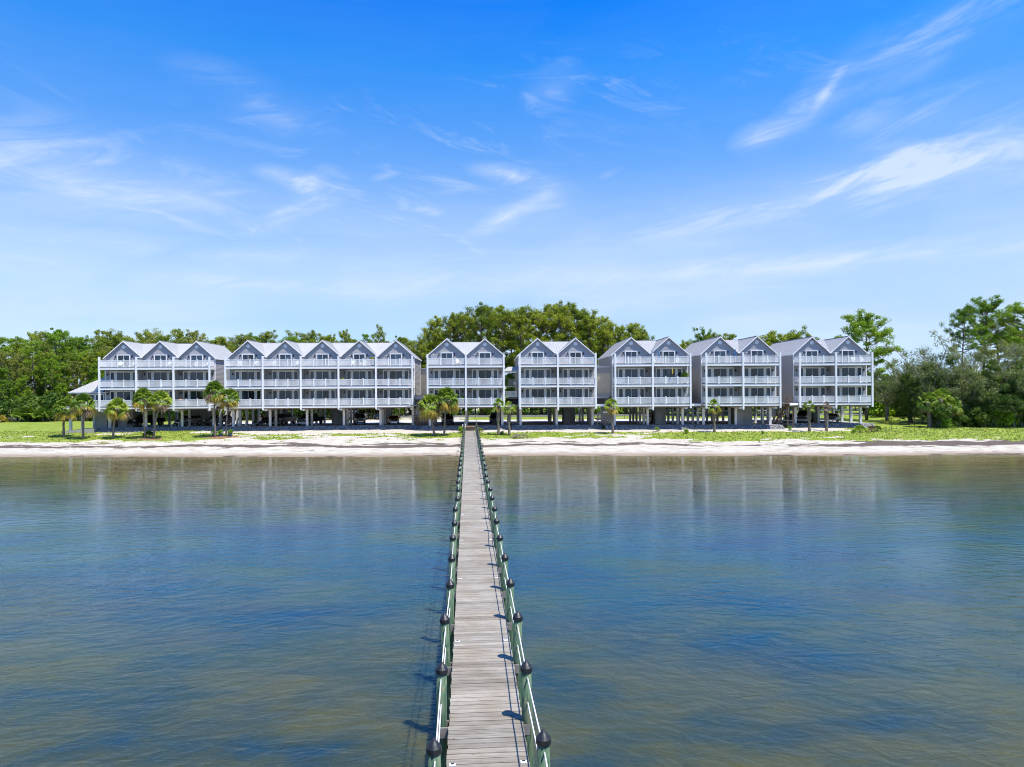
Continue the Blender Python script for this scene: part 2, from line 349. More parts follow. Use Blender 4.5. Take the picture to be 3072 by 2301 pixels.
bare -= 1.2*gauss(X_, Y_, -10.5, 101, 4, 1.6) + .9*gauss(X_, Y_, 4, 102, 5, 2) + 1.3*gauss(X_, Y_, 12, 103, 6, 1.3) + 1.2*gauss(X_, Y_, -15, 97.5, 2.5, 1.0) + 1.0*gauss(X_, Y_, -34, 99, 5, 1.2) + 1.0*gauss(X_, Y_, -25, 102, 8, 1.2)
grass = base*.9 - bare + n1*1.5 + n2*1.3 + .55*((X_ < -44) | (X_ > 24)) + .15
grass = np.clip(grass*.9+.35, 0, 1)
tuft = np.clip((n2-.32)*6, 0, 1)*(D_ > 10.2)*(D_ < 13)*.7
grass = np.maximum(grass, tuft)
cx = 7.6 + .5*np.sin(X_*.13) + .3*np.sin(X_*.41)
amp = np.clip(.55+.45*np.sin(X_*.05+2.2)*1, .35, 1) + .8*np.clip((X_-38)/12, 0, 1) + .2*(X_ < -30)
wr = amp*np.exp(-((D_-cx)/(.85+.35*np.clip((X_-30)/20, 0, 1)))**2) + .8*amp*np.exp(-((D_-cx-1.9-.4*np.sin(X_*.3))/.42)**2)*np.clip(.6+n1, 0, 1) + .35*np.exp(-((D_-.4)/.3)**2)*np.clip(.6+n1*2, 0, 1)
wr = np.clip(wr*1.9 + n2*.8 + n1*.4 - .10, 0, 1)*(D_ < 12)
for nm, arr in (('grass_mask', grass), ('wrack_mask', wr), ('shore_distance', D_)):
    at_ = me.attributes.new(nm, 'FLOAT', 'POINT'); at_.data.foreach_set('value', arr.astype(np.float32))
m, n, l, b = newmat('beach_ground')
def attr(nm):
    x = n.new('ShaderNodeAttribute'); x.attribute_name = nm; return x.outputs['Fac']
geo = n.new('ShaderNodeNewGeometry')
def tn(s, d, st=(1, 1, 1), r=.6):
    mp = n.new('ShaderNodeMapping'); l.new(geo.outputs['Position'], mp.inputs[0]); mp.inputs['Scale'].default_value = st
    x = n.new('ShaderNodeTexNoise'); x.inputs['Scale'].default_value = s; x.inputs['Detail'].default_value = d; x.inputs['Roughness'].default_value = r; l.new(mp.outputs[0], x.inputs[0]); return x.outputs[0]
def rmp(x, *e):
    r = n.new('ShaderNodeValToRGB'); l.new(x, r.inputs[0])
    while len(r.color_ramp.elements) < len(e): r.color_ramp.elements.new(.5)
    for q, (p, c) in zip(r.color_ramp.elements, e): q.position = p; q.color = (*c, 1)
    return r.outputs[0]
def gm(op, a_, b_):
    x = n.new('ShaderNodeMath'); x.operation = op
    for i, v in enumerate((a_, b_)):
        if hasattr(v, 'is_output'): l.new(v, x.inputs[i])
        else: x.inputs[i].default_value = v
    return x.outputs[0]
def mixc(f, a_, b_):
    x = n.new('ShaderNodeMix'); x.data_type = 'RGBA'; l.new(f, x.inputs[0]); l.new(a_, x.inputs[6]); l.new(b_, x.inputs[7]); return x.outputs[2]
sand = rmp(tn(1.2, 8, (.6, 1.6, 1)), (.3, (.34, .29, .22)), (.46, (.46, .42, .345)), (.62, (.55, .515, .44)))
wet = rmp(tn(.8, 5, (.3, 2, 1)), (.35, (.24, .18, .13)), (.7, (.36, .29, .22)))
mrw = n.new('ShaderNodeMapRange'); l.new(attr('shore_distance'), mrw.inputs[0]); mrw.inputs[1].default_value = .7; mrw.inputs[2].default_value = 2.9; mrw.inputs[3].default_value = 1; mrw.inputs[4].default_value = 0
c0 = mixc(mrw.outputs[0], sand, wet)
wrc = rmp(tn(4, 6), (.3, (.05, .036, .028)), (.7, (.13, .10, .085)))
wf = gm('MULTIPLY', gm('GREATER_THAN', gm('ADD', attr('wrack_mask'), gm('MULTIPLY', gm('SUBTRACT', tn(3.2, 7, (.45, 2.2, 1), .7), .5), 1.9)), .46), .93)
c1_ = mixc(wf, c0, wrc)
gc = rmp(tn(.8, 8, (1, 1.6, 1), .68), (.3, (.11, .185, .016)), (.46, (.19, .27, .028)), (.60, (.28, .32, .07)), (.74, (.42, .38, .20)))
gf = rmp(gm('ADD', attr('grass_mask'), gm('MULTIPLY', gm('SUBTRACT', tn(2.6, 8, (.6, 1.5, 1), .72), .5), 1.3)), (.40, (0, 0, 0)), (.60, (1, 1, 1)))
l.new(mixc(gf, c1_, gc), b.inputs['Base Color']); b.inputs['Roughness'].default_value = .95; b.inputs['Specular IOR Level'].default_value = .15
bp = n.new('ShaderNodeBump'); bp.inputs['Strength'].default_value = .7; bp.inputs['Distance'].default_value = .08; l.new(tn(3.5, 8, (1, 1, 1), .7), bp.inputs['Height']); l.new(bp.outputs[0], b.inputs['Normal'])
me.materials.append(m)
put('ground', me, None, None, kind='structure')

# grass tufts along the sand / lawn
def tufts(cnt, xr, dr, hmin, hmax):
    x = rng.uniform(*xr, cnt); d = rng.uniform(*dr, cnt); y = d+shore(x)
    return x, y, rng.uniform(hmin, hmax, cnt)
from_grid = {}
def gmask(x, y):
    i = np.clip(np.searchsorted(xs, x), 1, nx-1); j = np.clip(np.searchsorted(ysa, y), 1, ny-1)
    return grass[j*nx+i]
x, y, h = tufts(16000, (-85, 85), (9.5, 24), .05, .22)
k = gmask(x, y) > rng.uniform(.15, .8, len(x)); x, y, h = x[k], y[k], h[k]
z = ground_np(x, y)
vs = []; 
for q in range(2):
    a_ = rng.uniform(0, 6.28, len(x)); w_ = rng.uniform(.05, .12, len(x)); lx = rng.uniform(-.12, .12, len(x)); ly = rng.uniform(-.12, .12, len(x))
    A = np.stack([x-np.cos(a_)*w_, y-np.sin(a_)*w_, z-.02], 1); B = np.stack([x+np.cos(a_)*w_, y+np.sin(a_)*w_, z-.02], 1); C_ = np.stack([x+lx, y+ly, z+h], 1)
    vs.append(np.stack([A, B, C_], 1).reshape(-1, 3))
Vt = np.concatenate(vs); o = put('grass', npmesh('grass', Vt, np.arange(len(Vt)).reshape(-1, 3)), 'grass', kind='stuff'); tag(o, 'thin bright green beach grass growing between sand and buildings', 'grass')
# lawn behind the buildings
bm = MB(); bm.box(-60, 127.5, 1.6, 60, 137.5, 1.72); bm.build('parking_lot', 'lot', kind='structure')
bm = MB(); bm.box(-400, 149, 1.55, 400, 156, 1.76); bm.build('road', 'asphalt', kind='structure')

# ------------------------------------------------------------------ water
m, n, l, b = newmat('bay_water')
geo = n.new('ShaderNodeNewGeometry')
sx = n.new('ShaderNodeSeparateXYZ'); l.new(geo.outputs['Position'], sx.inputs[0])
dd = gm('SUBTRACT', sx.outputs[1], gm('SUBTRACT', 84.6, gm('MULTIPLY', sx.outputs[0], .035)))   # minus metres from the shoreline
mrd = n.new('ShaderNodeMapRange'); mrd.interpolation_type = 'SMOOTHSTEP'; l.new(dd, mrd.inputs[0]); mrd.inputs[1].default_value = -50; mrd.inputs[2].default_value = 1.5
nearc = rmp(tn(.16, 5, (1, 1.7, 1), .6), (.32, (.008, .040, .065)), (.43, (.035, .052, .034)), (.58, (.078, .076, .020)), (.75, (.062, .066, .022)))
midc = rmp(tn(.10, 5, (1, 1.7, 1), .6), (.34, (.001, .044, .100)), (.48, (.003, .060, .100)), (.60, (.015, .070, .070)), (.74, (.052, .068, .036)))
mrn = n.new('ShaderNodeMapRange'); mrn.interpolation_type = 'SMOOTHSTEP'; l.new(gm('ADD', sx.outputs[1], gm('MULTIPLY', tn(.05, 4), 26)), mrn.inputs[0]); mrn.inputs[1].default_value = 26; mrn.inputs[2].default_value = 52
deepc = mixc(mrn.outputs[0], nearc, midc)
shal = rmp(tn(.5, 5, (.4, 2, 1)), (.35, (.14, .118, .045)), (.7, (.22, .18, .09)))
l.new(mixc(mrd.outputs[0], deepc, shal), b.inputs['Base Color'])
b.inputs['Roughness'].default_value = .04; b.inputs['IOR'].default_value = 1.333; b.inputs['Specular IOR Level'].default_value = .5
b.inputs['Subsurface Weight'].default_value = 1; b.inputs['Subsurface Radius'].default_value = (.8, 1., .9); b.inputs['Subsurface Scale'].default_value = 1.
# two crossing trains of small waves (left part and right part of the bay), plus ripples everywhere
def wave(scale, ang, su, sv, dist, det=2., rough=.5):
    ca, sa = math.cos(R(ang)), math.sin(R(ang)); cc = n.new('ShaderNodeCombineXYZ')
    l.new(gm('MULTIPLY', gm('ADD', gm('MULTIPLY', sx.outputs[0], ca), gm('MULTIPLY', sx.outputs[1], sa)), su), cc.inputs[0])
    l.new(gm('MULTIPLY', gm('ADD', gm('MULTIPLY', sx.outputs[0], -sa), gm('MULTIPLY', sx.outputs[1], ca)), sv), cc.inputs[1])
    x = n.new('ShaderNodeTexNoise'); x.inputs['Scale'].default_value = scale; x.inputs['Detail'].default_value = det; x.inputs['Distortion'].default_value = dist; x.inputs['Roughness'].default_value = rough; l.new(cc.outputs[0], x.inputs[0]); return x.outputs[0]
mside = n.new('ShaderNodeMapRange'); mside.interpolation_type = 'SMOOTHSTEP'; l.new(gm('ADD', sx.outputs[0], gm('MULTIPLY', sx.outputs[1], .06)), mside.inputs[0]); mside.inputs[1].default_value = -7; mside.inputs[2].default_value = 7
wl = wave(1.0, 34, .85, 2.1, .5, 3.0); wr_ = wave(1.0, -38, .85, 2.1, .5, 3.0)
inv = gm('SUBTRACT', 1.0, mside.outputs[0])
h1 = gm('MULTIPLY', gm('ADD', gm('MULTIPLY', wl, inv), gm('MULTIPLY', wr_, mside.outputs[0])), .058)
h2 = gm('MULTIPLY', wave(2.6, 8, .7, 1.3, .8, 3), .034)
h4 = gm('MULTIPLY', wave(1.15, 3, .45, 1.3, .9, 2), .055)
h3 = gm('MULTIPLY', wave(8.0, -6, .9, 1.5, .3, 3), .0155)
pat = rmp(wave(.05, 12, .8, 1.8, .8, 3), (.38, (.3, .3, .3)), (.62, (1, 1, 1)))
cl1 = n.new('ShaderNodeMapRange'); l.new(sx.outputs[1], cl1.inputs[0]); cl1.inputs[1].default_value = 18; cl1.inputs[2].default_value = 60; cl1.inputs[3].default_value = 1; cl1.inputs[4].default_value = .16
hh = gm('ADD', gm('ADD', h4, gm('MULTIPLY', h1, cl1.outputs[0])), gm('MULTIPLY', gm('ADD', h2, h3), pat))
calm = n.new('ShaderNodeMapRange'); l.new(sx.outputs[1], calm.inputs[0]); calm.inputs[1].default_value = 15; calm.inputs[2].default_value = 52; calm.inputs[3].default_value = 1.; calm.inputs[4].default_value = .26
bp = n.new('ShaderNodeBump'); bp.inputs['Distance'].default_value = 1.; l.new(gm('MULTIPLY', calm.outputs[0], .9), bp.inputs['Strength']); l.new(hh, bp.inputs['Height']); l.new(bp.outputs[0], b.inputs['Normal'])
wx = np.array([-3000, -600, -150, -90, -60, -30, 0, 30, 60, 90, 150, 600, 3000.]); 
wm = MB(); wm.poly((-3000, -3000, 0), (3000, -3000, 0), (3000, 90, 0), (-3000, 90, 0))
wme = wm.mesh('water'); wme.materials.append(m); put('water', wme, None, kind='structure')

# ------------------------------------------------------------------ pier
DZ = 1.9; PX0, PX1 = -.44, 1.11; PS = .18
pier = thing('wooden_pier', (0, 2, DZ), math.atan(.0645), 'long narrow wooden pier with green posts and white rope rails over the water', 'pier')
pier.location = (-.0645*2, 2, DZ); OY = 2.0     # local y = distance - 2
def pl(y): return y - OY
far = MB(); yy = 2.0; i = 0; pm = MB().box(0, 0, -.04, PX1-PX0, PS-.012, 0)
# a plank with eased edges and slight cup
def plank_mesh():
    q = MB(); w = PX1-PX0; d = PS-.026; e = .008
    prof = [(0, -.04), (d, -.04), (d, -e), (d-e, 0), (d/2, -.0015), (e, 0), (0, -e)]
    o = len(q.v)
    for X in (0, w):
        for (yy_, zz_) in prof: q.v.append((X, yy_, zz_))
    k = len(prof)
    for j in range(k): q.f.append((j, (j+1) % k, k+(j+1) % k, k+j))
    q.f.append(tuple(reversed(range(k)))); q.f.append(tuple(range(k, 2*k)))
    return q
pms = [plank_mesh().mesh('plank') for _ in range(1)]
PEND = 103.4
nb = 0
while yy < PEND:
    jx = random.uniform(-.012, .012); jz = random.uniform(-.003, .003)
    if yy > 11.6 and nb < 300:
        o = put('plank', pms[0], 'plank', pier, (PX0+jx, pl(yy), jz), rz=random.uniform(-.002, .002)); nb += 1
    else: far.box(PX0+jx, pl(yy), -.04+jz, PX1+jx, pl(yy)+PS-.026, jz)
    yy += PS
far.build('planking', 'plankfar', pier, kind='stuff')
for X in (PX0+.06, (PX0+PX1)/2, PX1-.10):
    MB().box(X, pl(2), -.24, X+.045, pl(PEND), -.043).build('stringer', 'graywood', pier)
pm_ = MB(); pm_.lathe([(.122, -2.9), (.119, -1), (.115, 0), (.110, 1.05), (.0, 1.06)], 14); postme = pm_.mesh('post', True)
cm = MB(); cm.lathe([(.125, 1.03), (.129, 1.045), (.129, 1.12), (.113, 1.14), (.085, 1.175), (.04, 1.225), (.012, 1.262), (.0, 1.268)], 22); capme = cm.mesh('post_cap')
led = MB(); led.box(-.05, .125, -.26, 1.86, .165, -.05); led.box(-.05, -.165, -.26, 1.86, -.125, -.05); ledme = led.mesh('cross_beam')
ropes = {}
PYS = [11.35 + 3.05*k for k in range(-3, 31)]
XL, XR = PX0-.165, PX1+.115
offs = {}
for k, Y in enumerate(PYS):
    for sd, X in ((0, XL), (1, XR)):
        jx, jy, jz = random.uniform(-.03, .03), random.uniform(-.06, .06), random.uniform(-.05, .04)
        offs[(k, sd)] = (X+jx, Y+jy, jz)
        p = put('post', postme, 'treated', pier, (X+jx, pl(Y+jy), jz)); p.rotation_euler = (random.uniform(-.022, .022), random.uniform(-.022, .022), random.uniform(0, 6))
        put('post_cap', capme, 'cap', p)
    put('cross_beam', ledme, 'graywood', pier, (XL, pl(Y), 0))
for k in range(len(PYS)-1):
    for sd in (0, 1):
        A, B = offs[(k, sd)], offs[(k+1, sd)]
        for hz in (.93, .42):
            sg = random.uniform(.0, .02); pts = []
            for t in np.linspace(0, 1, 7):
                pts.append((A[0]+(B[0]-A[0])*t, pl(A[1]+(B[1]-A[1])*t), hz+A[2]*(1-t)+B[2]*t - sg*4*t*(1-t)))
            MB().tube(pts, .015, 6).build('rope', 'rope', pier, smooth=True)
dl = MB(); dl.box(-.06, -.045, 0, .06, .045, .012); dl.box(-.035, -.025, .012, .035, .025, .028); dlme = dl.mesh('deck_light')
lm = MB(); lm.box(-.03, -.02, .028, .03, .02, .031); lmme = lm.mesh('solar_cell')
for Y in np.arange(12.75, 100, 6.1):
    for X in (PX0+.11, PX1-.11):
        q = put('deck_light', dlme, 'white', pier, (X, pl(Y), .003)); put('solar_cell', lmme, 'black', q)
# stairs to the slab
for i in range(4):
    z0 = .12+i*.12; MB().box(PX0+.05, pl(PEND+.05+i*.34), z0-.04, PX1-.05, pl(PEND+.36+i*.34), z0).build('stair_tread', 'brownwood', pier)
for X in (PX0+.02, PX1-.06): MB().bar((X, pl(PEND), -.05), (X, pl(PEND+1.45), .42), .04, .26).build('stair_stringer', 'brownwood', pier)
MB().box(PX0, pl(PEND+1.42), .42, PX1, pl(109.6), .47).build('landing', 'brownwood', pier)
for X in (PX0-.1, PX1+.1):
    MB().box(X-.06, pl(PEND+1.35), -.3, X+.06, pl(PEND+1.47), .95).build('lamp_post', 'white', pier)
    MB().box(X-.05, pl(PEND+1.36), .95, X+.05, pl(PEND+1.46), 1.55).build('lamp_post', 'brownwood', pier)
    for z in (.9, .62): MB().bar((X, pl(PEND+.1), z-.45), (X, pl(PEND+1.4), z), .04, .08).build('stair_handrail', 'brownwood', pier)

# ------------------------------------------------------------------ buildings
F1, F2, F3 = 5.71, 8.80, 12.0; EAVE, APEX = 13.66, 16.28; DB = 2.4; GB = 1.7
cache = {}
def cached(key, fn):
    if key not in cache: cache[key] = fn()
    return cache[key]
def rail_mesh(Lx):
    q = MB(); q.box(0, 0, 1.0, Lx, .09, 1.07); q.box(0, .02, .10, Lx, .07, .16); return q.mesh('railing')
def bal_mesh(Lx):
    q = MB(); k = max(1, int(round(Lx/.145))); s = Lx/k
    for i in range(k): q.box((i+.5)*s-.041, .027, .16, (i+.5)*s+.041, .063, 1.0)
    return q.mesh('balusters')
rpost = MB().box(-.085, -.02, -.05, .085, .11, 1.13); rpost.box(-.105, -.04, 1.13, .105, .13, 1.2); rpostme = rpost.mesh('railing_post')
def railing(parent, x, y, z, Lx, nposts, rz=0, name='balcony_railing'):
    rm = cached(('r', round(Lx, 2)), lambda: rail_mesh(Lx)); bm_ = cached(('b', round(Lx, 2)), lambda: bal_mesh(Lx))
    r = put(name, rm, 'white', parent, (x, y, z), rz=rz)
    put('balusters', bm_, 'white', r, kind='stuff')
    for i in range(nposts): put('railing_post', rpostme, 'white', r, (Lx*(i+1)/(nposts+1), 0, 0))
    return r
def win_meshes(w, h, panes, fr=.1, top=.12):
    f = MB(); d = .12
    f.box(0, -d, h-top, w, 0, h); f.box(0, -d, 0, fr, 0, h-top); f.box(w-fr, -d, 0, w, 0, h-top); f.box(fr, -d, 0, w-fr, 0, .08)
    pw = (w-2*fr)/panes; ps = []
    for i in range(1, panes): f.box(fr+i*pw-.025, -d+.02, .08, fr+i*pw+.025, 0, h-top)
    for i in range(panes):
        g_ = MB(); a0 = fr+i*pw+(.025 if i else 0); a1 = fr+(i+1)*pw-(.025 if i < panes-1 else 0); yo = -.05-(.025 if i % 2 else 0)
        g_.box(a0, yo, .08, a1, yo+.02, h-top); ps.append(g_.mesh('pane'))
    return f.mesh('frame'), ps
def window(parent, name, x, y, z, w, h, panes, fr=.1, top=.12):
    f, ps = cached(('w', w, h, panes, fr), lambda: win_meshes(w, h, panes, fr, top))
    o = put(name, f, 'white', parent, (x, y, z))
    for p in ps: put('pane', p, 'glass', o)
    return o
vent = MB(); vent.tube([(0, 0, 0), (0, -.05, 0)], [.30, .30], 24); ventme = vent.mesh('gable_vent')
vl = MB()
for i in range(7):
    zz = -.21+i*.07; w_ = math.sqrt(max(.0, .25**2-zz**2)); vl.hexa([(-w_, -.07, zz-.015), (w_, -.07, zz-.015), (w_, -.052, zz-.015), (-w_, -.052, zz-.015), (-w_, -.055, zz+.02), (w_, -.055, zz+.02), (w_, -.052, zz+.02), (-w_, -.052, zz+.02)])
vlme = vl.mesh('louvre')
lampm = MB(); lampm.box(-.05, -.05, -.06, .05, 0, .18); lampm.hexa([(-.05, -.16, -.2), (.05, -.16, -.2), (.05, -.04, -.2), (-.05, -.04, -.2), (-.09, -.2, .06), (.09, -.2, .06), (.09, 0, .06), (-.09, 0, .06)]); lampm.box(-.10, -.21, .06, .10, 0, .09); lampme = lampm.mesh('wall_lamp')
LAP = .21
def lap_wall(q, fx, z0, z1, lim, out=(0, -1)):
    """sawtooth lap siding; fx(u,z,proud)->xyz ; lim(z)->(u0,u1)"""
    z = z0
    while z < z1-1e-6:
        zt = min(z+LAP, z1); a0, a1 = lim(z); b0, b1 = lim(zt)
        q.poly(fx(a0, z, .022), fx(a1, z, .022), fx(b1, zt, .002), fx(b0, zt, .002))
        q.poly(fx(a0, z, 0), fx(a1, z, 0), fx(a1, z, .022), fx(a0, z, .022))
        z = zt
def solve(px0, px1, Yc, Vp):
    th = math.atan((Vp-1536)/2048); c, s = math.cos(th), math.sin(th); k0, k1 = (px0-1536)/2048, (px1-1536)/2048
    A = np.array([[1, -c/2 - k0*s/2], [1, c/2 + k1*s/2]]); B_ = np.array([k0*Yc, k1*Yc])
    Xc, Lw = np.linalg.solve(A, B_)
    return Xc-c*Lw/2, Yc+s*Lw/2, Lw, -th
BL = []
def building(px0, px1, Yc, Vp, n, D, label, fins=False, storage=(), nrow=5):
    x0, y0, Lw, rz = solve(px0, px1, Yc, Vp); Wd = Lw/n
    name = 'beach_townhouse_block'
    B = thing(name, (x0, y0, GB), rz, label, 'apartment building', 'gray gabled buildings on columns along the beach')
    BL.append((B, Lw, Wd, D))
    def part(nm, q, m_, kind=None, smooth=False): return q.build(nm, m_, B, (0, 0, -GB), kind, smooth)
    def W_(u, v, z=0): return Matrix.Rotation(rz, 3, 'Z') @ Vector((u, v, 0)) + Vector((x0, y0, z))
    B['_x'] = 0; del B['_x']
    # ----- body walls
    yb = DB + D
    for k in range(n):
        q = MB(); c = (k+.5)*Wd
        def lim(z, k=k, c=c):
            if z <= EAVE: return (k*Wd, (k+1)*Wd)
            h_ = Wd/2*(APEX-.04-z)/(APEX-EAVE); return (c-max(h_, 0), c+max(h_, 0))
        fx = lambda u, z, p: (u, DB-p, z)
        lap_wall(q, fx, 5.36, EAVE, lim); lap_wall(q, fx, EAVE, APEX-.06, lim)
        part('front_wall', q, 'siding')
    for (u, sg) in ((0, -1), (Lw, 1)):
        q = MB(); fx = lambda t, z, p, u=u, sg=sg: (u+sg*p, t, z)
        lm_ = (lambda z: (yb, DB)) if sg < 0 else (lambda z: (DB, yb))
        lap_wall(q, fx, 5.36, EAVE-.05, lm_); part('side_wall', q, 'siding')
        q = MB(); q.box(u-.09 if sg < 0 else u-.05, DB-.05, 5.36, u+.05 if sg < 0 else u+.09, DB+.07, EAVE-.1); part('corner_trim', q, 'white')
    q = MB(); q.poly((Lw, yb, 5.36), (0, yb, 5.36), (0, yb, EAVE), (Lw, yb, EAVE))
    for k in range(n): q.poly(((k+1)*Wd, yb, EAVE), (k*Wd, yb, EAVE), ((k+.5)*Wd, yb, APEX-.06))
    q.poly((0, DB, 5.37), (Lw, DB, 5.37), (Lw, yb, 5.37), (0, yb, 5.37)); part('back_wall', q, 'siding')
    # ----- decks, beams
    for fz, hb in ((F1, .35), (F2, .40), (F3, .42)):
        q = MB(); q.box(.06, .06, fz-.16, Lw-.06, DB-.03, fz-.03); part('balcony_floor', q, 'deck')
        q = MB(); q.box(-.04, -.04, fz-hb-.03, Lw+.04, .055, fz-.07); q.box(-.04, .055, fz-hb-.03, .055, DB-.06, fz-.07); q.box(Lw-.055, .055, fz-hb-.03, Lw+.04, DB-.06, fz-.07)
        part('balcony_beam', q, 'white')
        q = MB(); q.box(-.07, -.08, fz-.066, Lw+.07, .05, fz-.034); part('deck_edge', q, 'graywood')
    for fz in (F1, F2):    # soffit
        q = MB(); q.box(.06, .06, (F2 if fz == F1 else F3)-.30, Lw-.06, DB-.03, (F2 if fz == F1 else F3)-.2); part('balcony_ceiling', q, 'white')
    # ----- posts and party fins
    pw = .13
    for k in range(n+1):
        u = k*Wd; u = min(max(u, pw), Lw-pw); q = MB()
        if 0 < k < n:
            pb = 5.22 if n > 2 else 4.95; q.box(u-.13, -.10, pb, u+.13, .16, EAVE-.05); q.hexa([(u-.10, -.08, pb-.18), (u+.10, -.08, pb-.28), (u+.10, .1, pb-.28), (u-.10, .1, pb-.18), (u-.13, -.1, pb), (u+.13, -.1, pb), (u+.13, .16, pb), (u-.13, .16, pb)])
            part('balcony_post', q, 'white')
            q = MB()
            for s_ in (-1, 1):
                fx = lambda t, z, p, u=u, s_=s_: (u+s_*(.06+p), t, z)
                lm_ = (lambda z: (DB, .17)) if s_ < 0 else (lambda z: (.17, DB))
                for za, zb in ((F1, F2-.3), (F2, F3-.3), (F3, EAVE-.22)): lap_wall(q, fx, za, zb, lm_)
            part('privacy_wall', q, 'siding')
            q = MB(); q.box(u-.14, .162, EAVE-.21, u+.14, DB-.25, EAVE-.06); part('eave_return', q, 'white')
        else:
            q.box(u-pw, -.10, 5.0, u+pw, .15, EAVE-.08 if not fins else EAVE+.05); part('balcony_post', q, 'white')
    # ----- railings
    for fz in (F1, F2, F3):
        for k in range(n):
            a0 = k*Wd+(.13 if k else .26); a1 = (k+1)*Wd-(.13 if k < n-1 else .26)
            railing(B, a0, -.02, fz-GB-.03, round(a1-a0, 3), 2)
        for u in (.06, Lw-.06+.0):
            r = railing(B, u+.04, .17, fz-GB-.03, DB-.28, 0, rz=R(90), name='side_railing')
    # ----- openings
    for k in range(n):
        c = (k+.5)*Wd; y = DB-.025
        window(B, 'sliding_door', c-.98, y, F3-.02-GB, 1.96, 2.06, 2, .13, .14)
        for fz in (F1, F2):
            gw = 4.25 if Wd > 5.6 else 4.1; s0 = c-gw/2
            q = cached(('surround', gw), lambda: MB().box(0, -.055, 0, gw, 0, 2.62).mesh('window_surround'))
            sur = put('window_surround', q, 'white', B, (s0, y, fz-.02-GB))
            for nm, xo, ww, pn in (('side_window', .06, .78, 1), ('sliding_door', gw/2-1.1, 2.2, 2), ('side_window', gw-.84, .78, 1)):
                window(B, nm, s0+xo, y-.055, fz-.02-GB, ww, 2.5, pn, .11, .13)
            for s_ in (-1, 1): put('wall_lamp', lampme, 'black', B, (c+s_*(gw/2+.32), y, fz+2.05-GB))
        for s_ in (-1, 1): put('wall_lamp', lampme, 'black', B, (c+s_*1.25, y, F3+1.75-GB))
        v_ = put('gable_vent', ventme, 'white', B, (c, y-.005, 15.30-GB)); put('louvre', vlme, 'white', v_)
    # ----- roof
    sl = (APEX-EAVE)/(Wd/2); T = .11; ya = DB-.30; ye = yb+.25
    for k in range(n):
        c = (k+.5)*Wd
        for s_ in (-1, 1):
            ext = .22 if (k == 0 and s_ < 0) or (k == n-1 and s_ > 0) else .0
            half = Wd/2+ext; ze = APEX-sl*half
            q = MB(); A = (c, APEX); E = (c+s_*half, ze)
            pts = [(A[0], ya, A[1]-T), (E[0], ya, E[1]-T), (E[0], ye, E[1]-T), (A[0], ye, A[1]-T), (A[0], ya, A[1]), (E[0], ya, E[1]), (E[0], ye, E[1]), (A[0], ye, A[1])]
            if s_ < 0: pts = [pts[i] for i in (1, 0, 3, 2, 5, 4, 7, 6)]
            q.hexa(pts); rf = part('roof_slope', q, 'roof')
            q = MB(); t = ya+.3
            while t < ye:
                q.bar((A[0]-s_*-.06, t, A[1]+.005-.06*sl), (E[0]-s_*.02, t, E[1]+.01), .035, .05); t += .42
            q.build('standing_seams', 'seam', rf, (0, 0, 0), 'stuff')
            q = MB()   # rake board
            o_ = .03; pts = [(A[0], ya-.045, A[1]-.20), (E[0]+s_*o_, ya-.045, E[1]-.20), (E[0]+s_*o_, ya-.003, E[1]-.20), (A[0], ya-.003, A[1]-.20), (A[0], ya-.045, A[1]-.015), (E[0]+s_*o_, ya-.045, E[1]-.015), (E[0]+s_*o_, ya-.003, E[1]-.015), (A[0], ya-.003, A[1]-.015)]
            if s_ < 0: pts = [pts[i] for i in (1, 0, 3, 2, 5, 4, 7, 6)]
            q.hexa(pts); part('rake_board', q, 'white')
            if ext:
                q = MB(); x_ = E[0]; q.box(min(x_, x_+s_*.05), ya, ze-.20, max(x_, x_+s_*.05), ye, ze-.01); q.box(min(x_-s_*.26, x_), ya, ze-.16, max(x_-s_*.26, x_), ye, ze-.13); part('eave_board', q, 'white')
                q = MB(); q.tube([(E[0]+s_*.08, DB+D-.3, ze-.1), (E[0]+s_*-.12, DB+D-.3, ze-.4), (E[0]+s_*-.12, DB+D-.3, 5.4)], .05, 8); part('downspout', q, 'white')
        q = MB(); q.bar((c, ya, APEX+.012), (c, ye, APEX+.012), .22, .03); part('ridge_cap', q, 'seam')
    if n > 1:
        ym = DB+D/2; q = MB(); u0, u1 = Wd*.5, Lw-Wd*.5
        zt = APEX-.06; z0 = EAVE+.03
        q.hexa([(u0, DB-.05, z0-.1), (u1, DB-.05, z0-.1), (u1, ym, zt-.1), (u0, ym, zt-.1), (u0, DB-.05, z0), (u1, DB-.05, z0), (u1, ym, zt), (u0, ym, zt)])
        q.hexa([(u0, ym, zt-.1), (u1, ym, zt-.1), (u1, yb+.1, z0-.1), (u0, yb+.1, z0-.1), (u0, ym, zt), (u1, ym, zt), (u1, yb+.1, z0), (u0, yb+.1, z0)])
        rf = part('cross_roof', q, 'roof'); q = MB(); t = u0+.1
        while t < u1: q.bar((t, DB-.05, z0+.02), (t, ym, zt+.02), .04, .05); t += .42
        q.bar((u0, ym, zt+.03), (u1, ym, zt+.03), .2, .04); q.build('standing_seams', 'seam', rf, kind='stuff')
    # ----- under storey
    q = MB(); q.box(.1, .1, 5.16, Lw-.1, yb-.1, 5.325); uf = part('floor_joists', q, 'joist')
    rows = [2.8+(yb-3.4)*i/(nrow-1) for i in range(nrow)]
    us = [.55]+[k*Wd-.28 for k in range(1, n)]+[Lw-.62]
    if rz < -.0: us = [.35]+[k*Wd-.35 for k in range(1, n)]+[Lw-.75]
    else: us = [.45 if n > 2 else .28]+[k*Wd+(.35 if n > 2 else .0) for k in range(1, n)]+[Lw-.30]
    ss = lambda v: 2.28-.5*(v-2.3)/(yb-2.3)
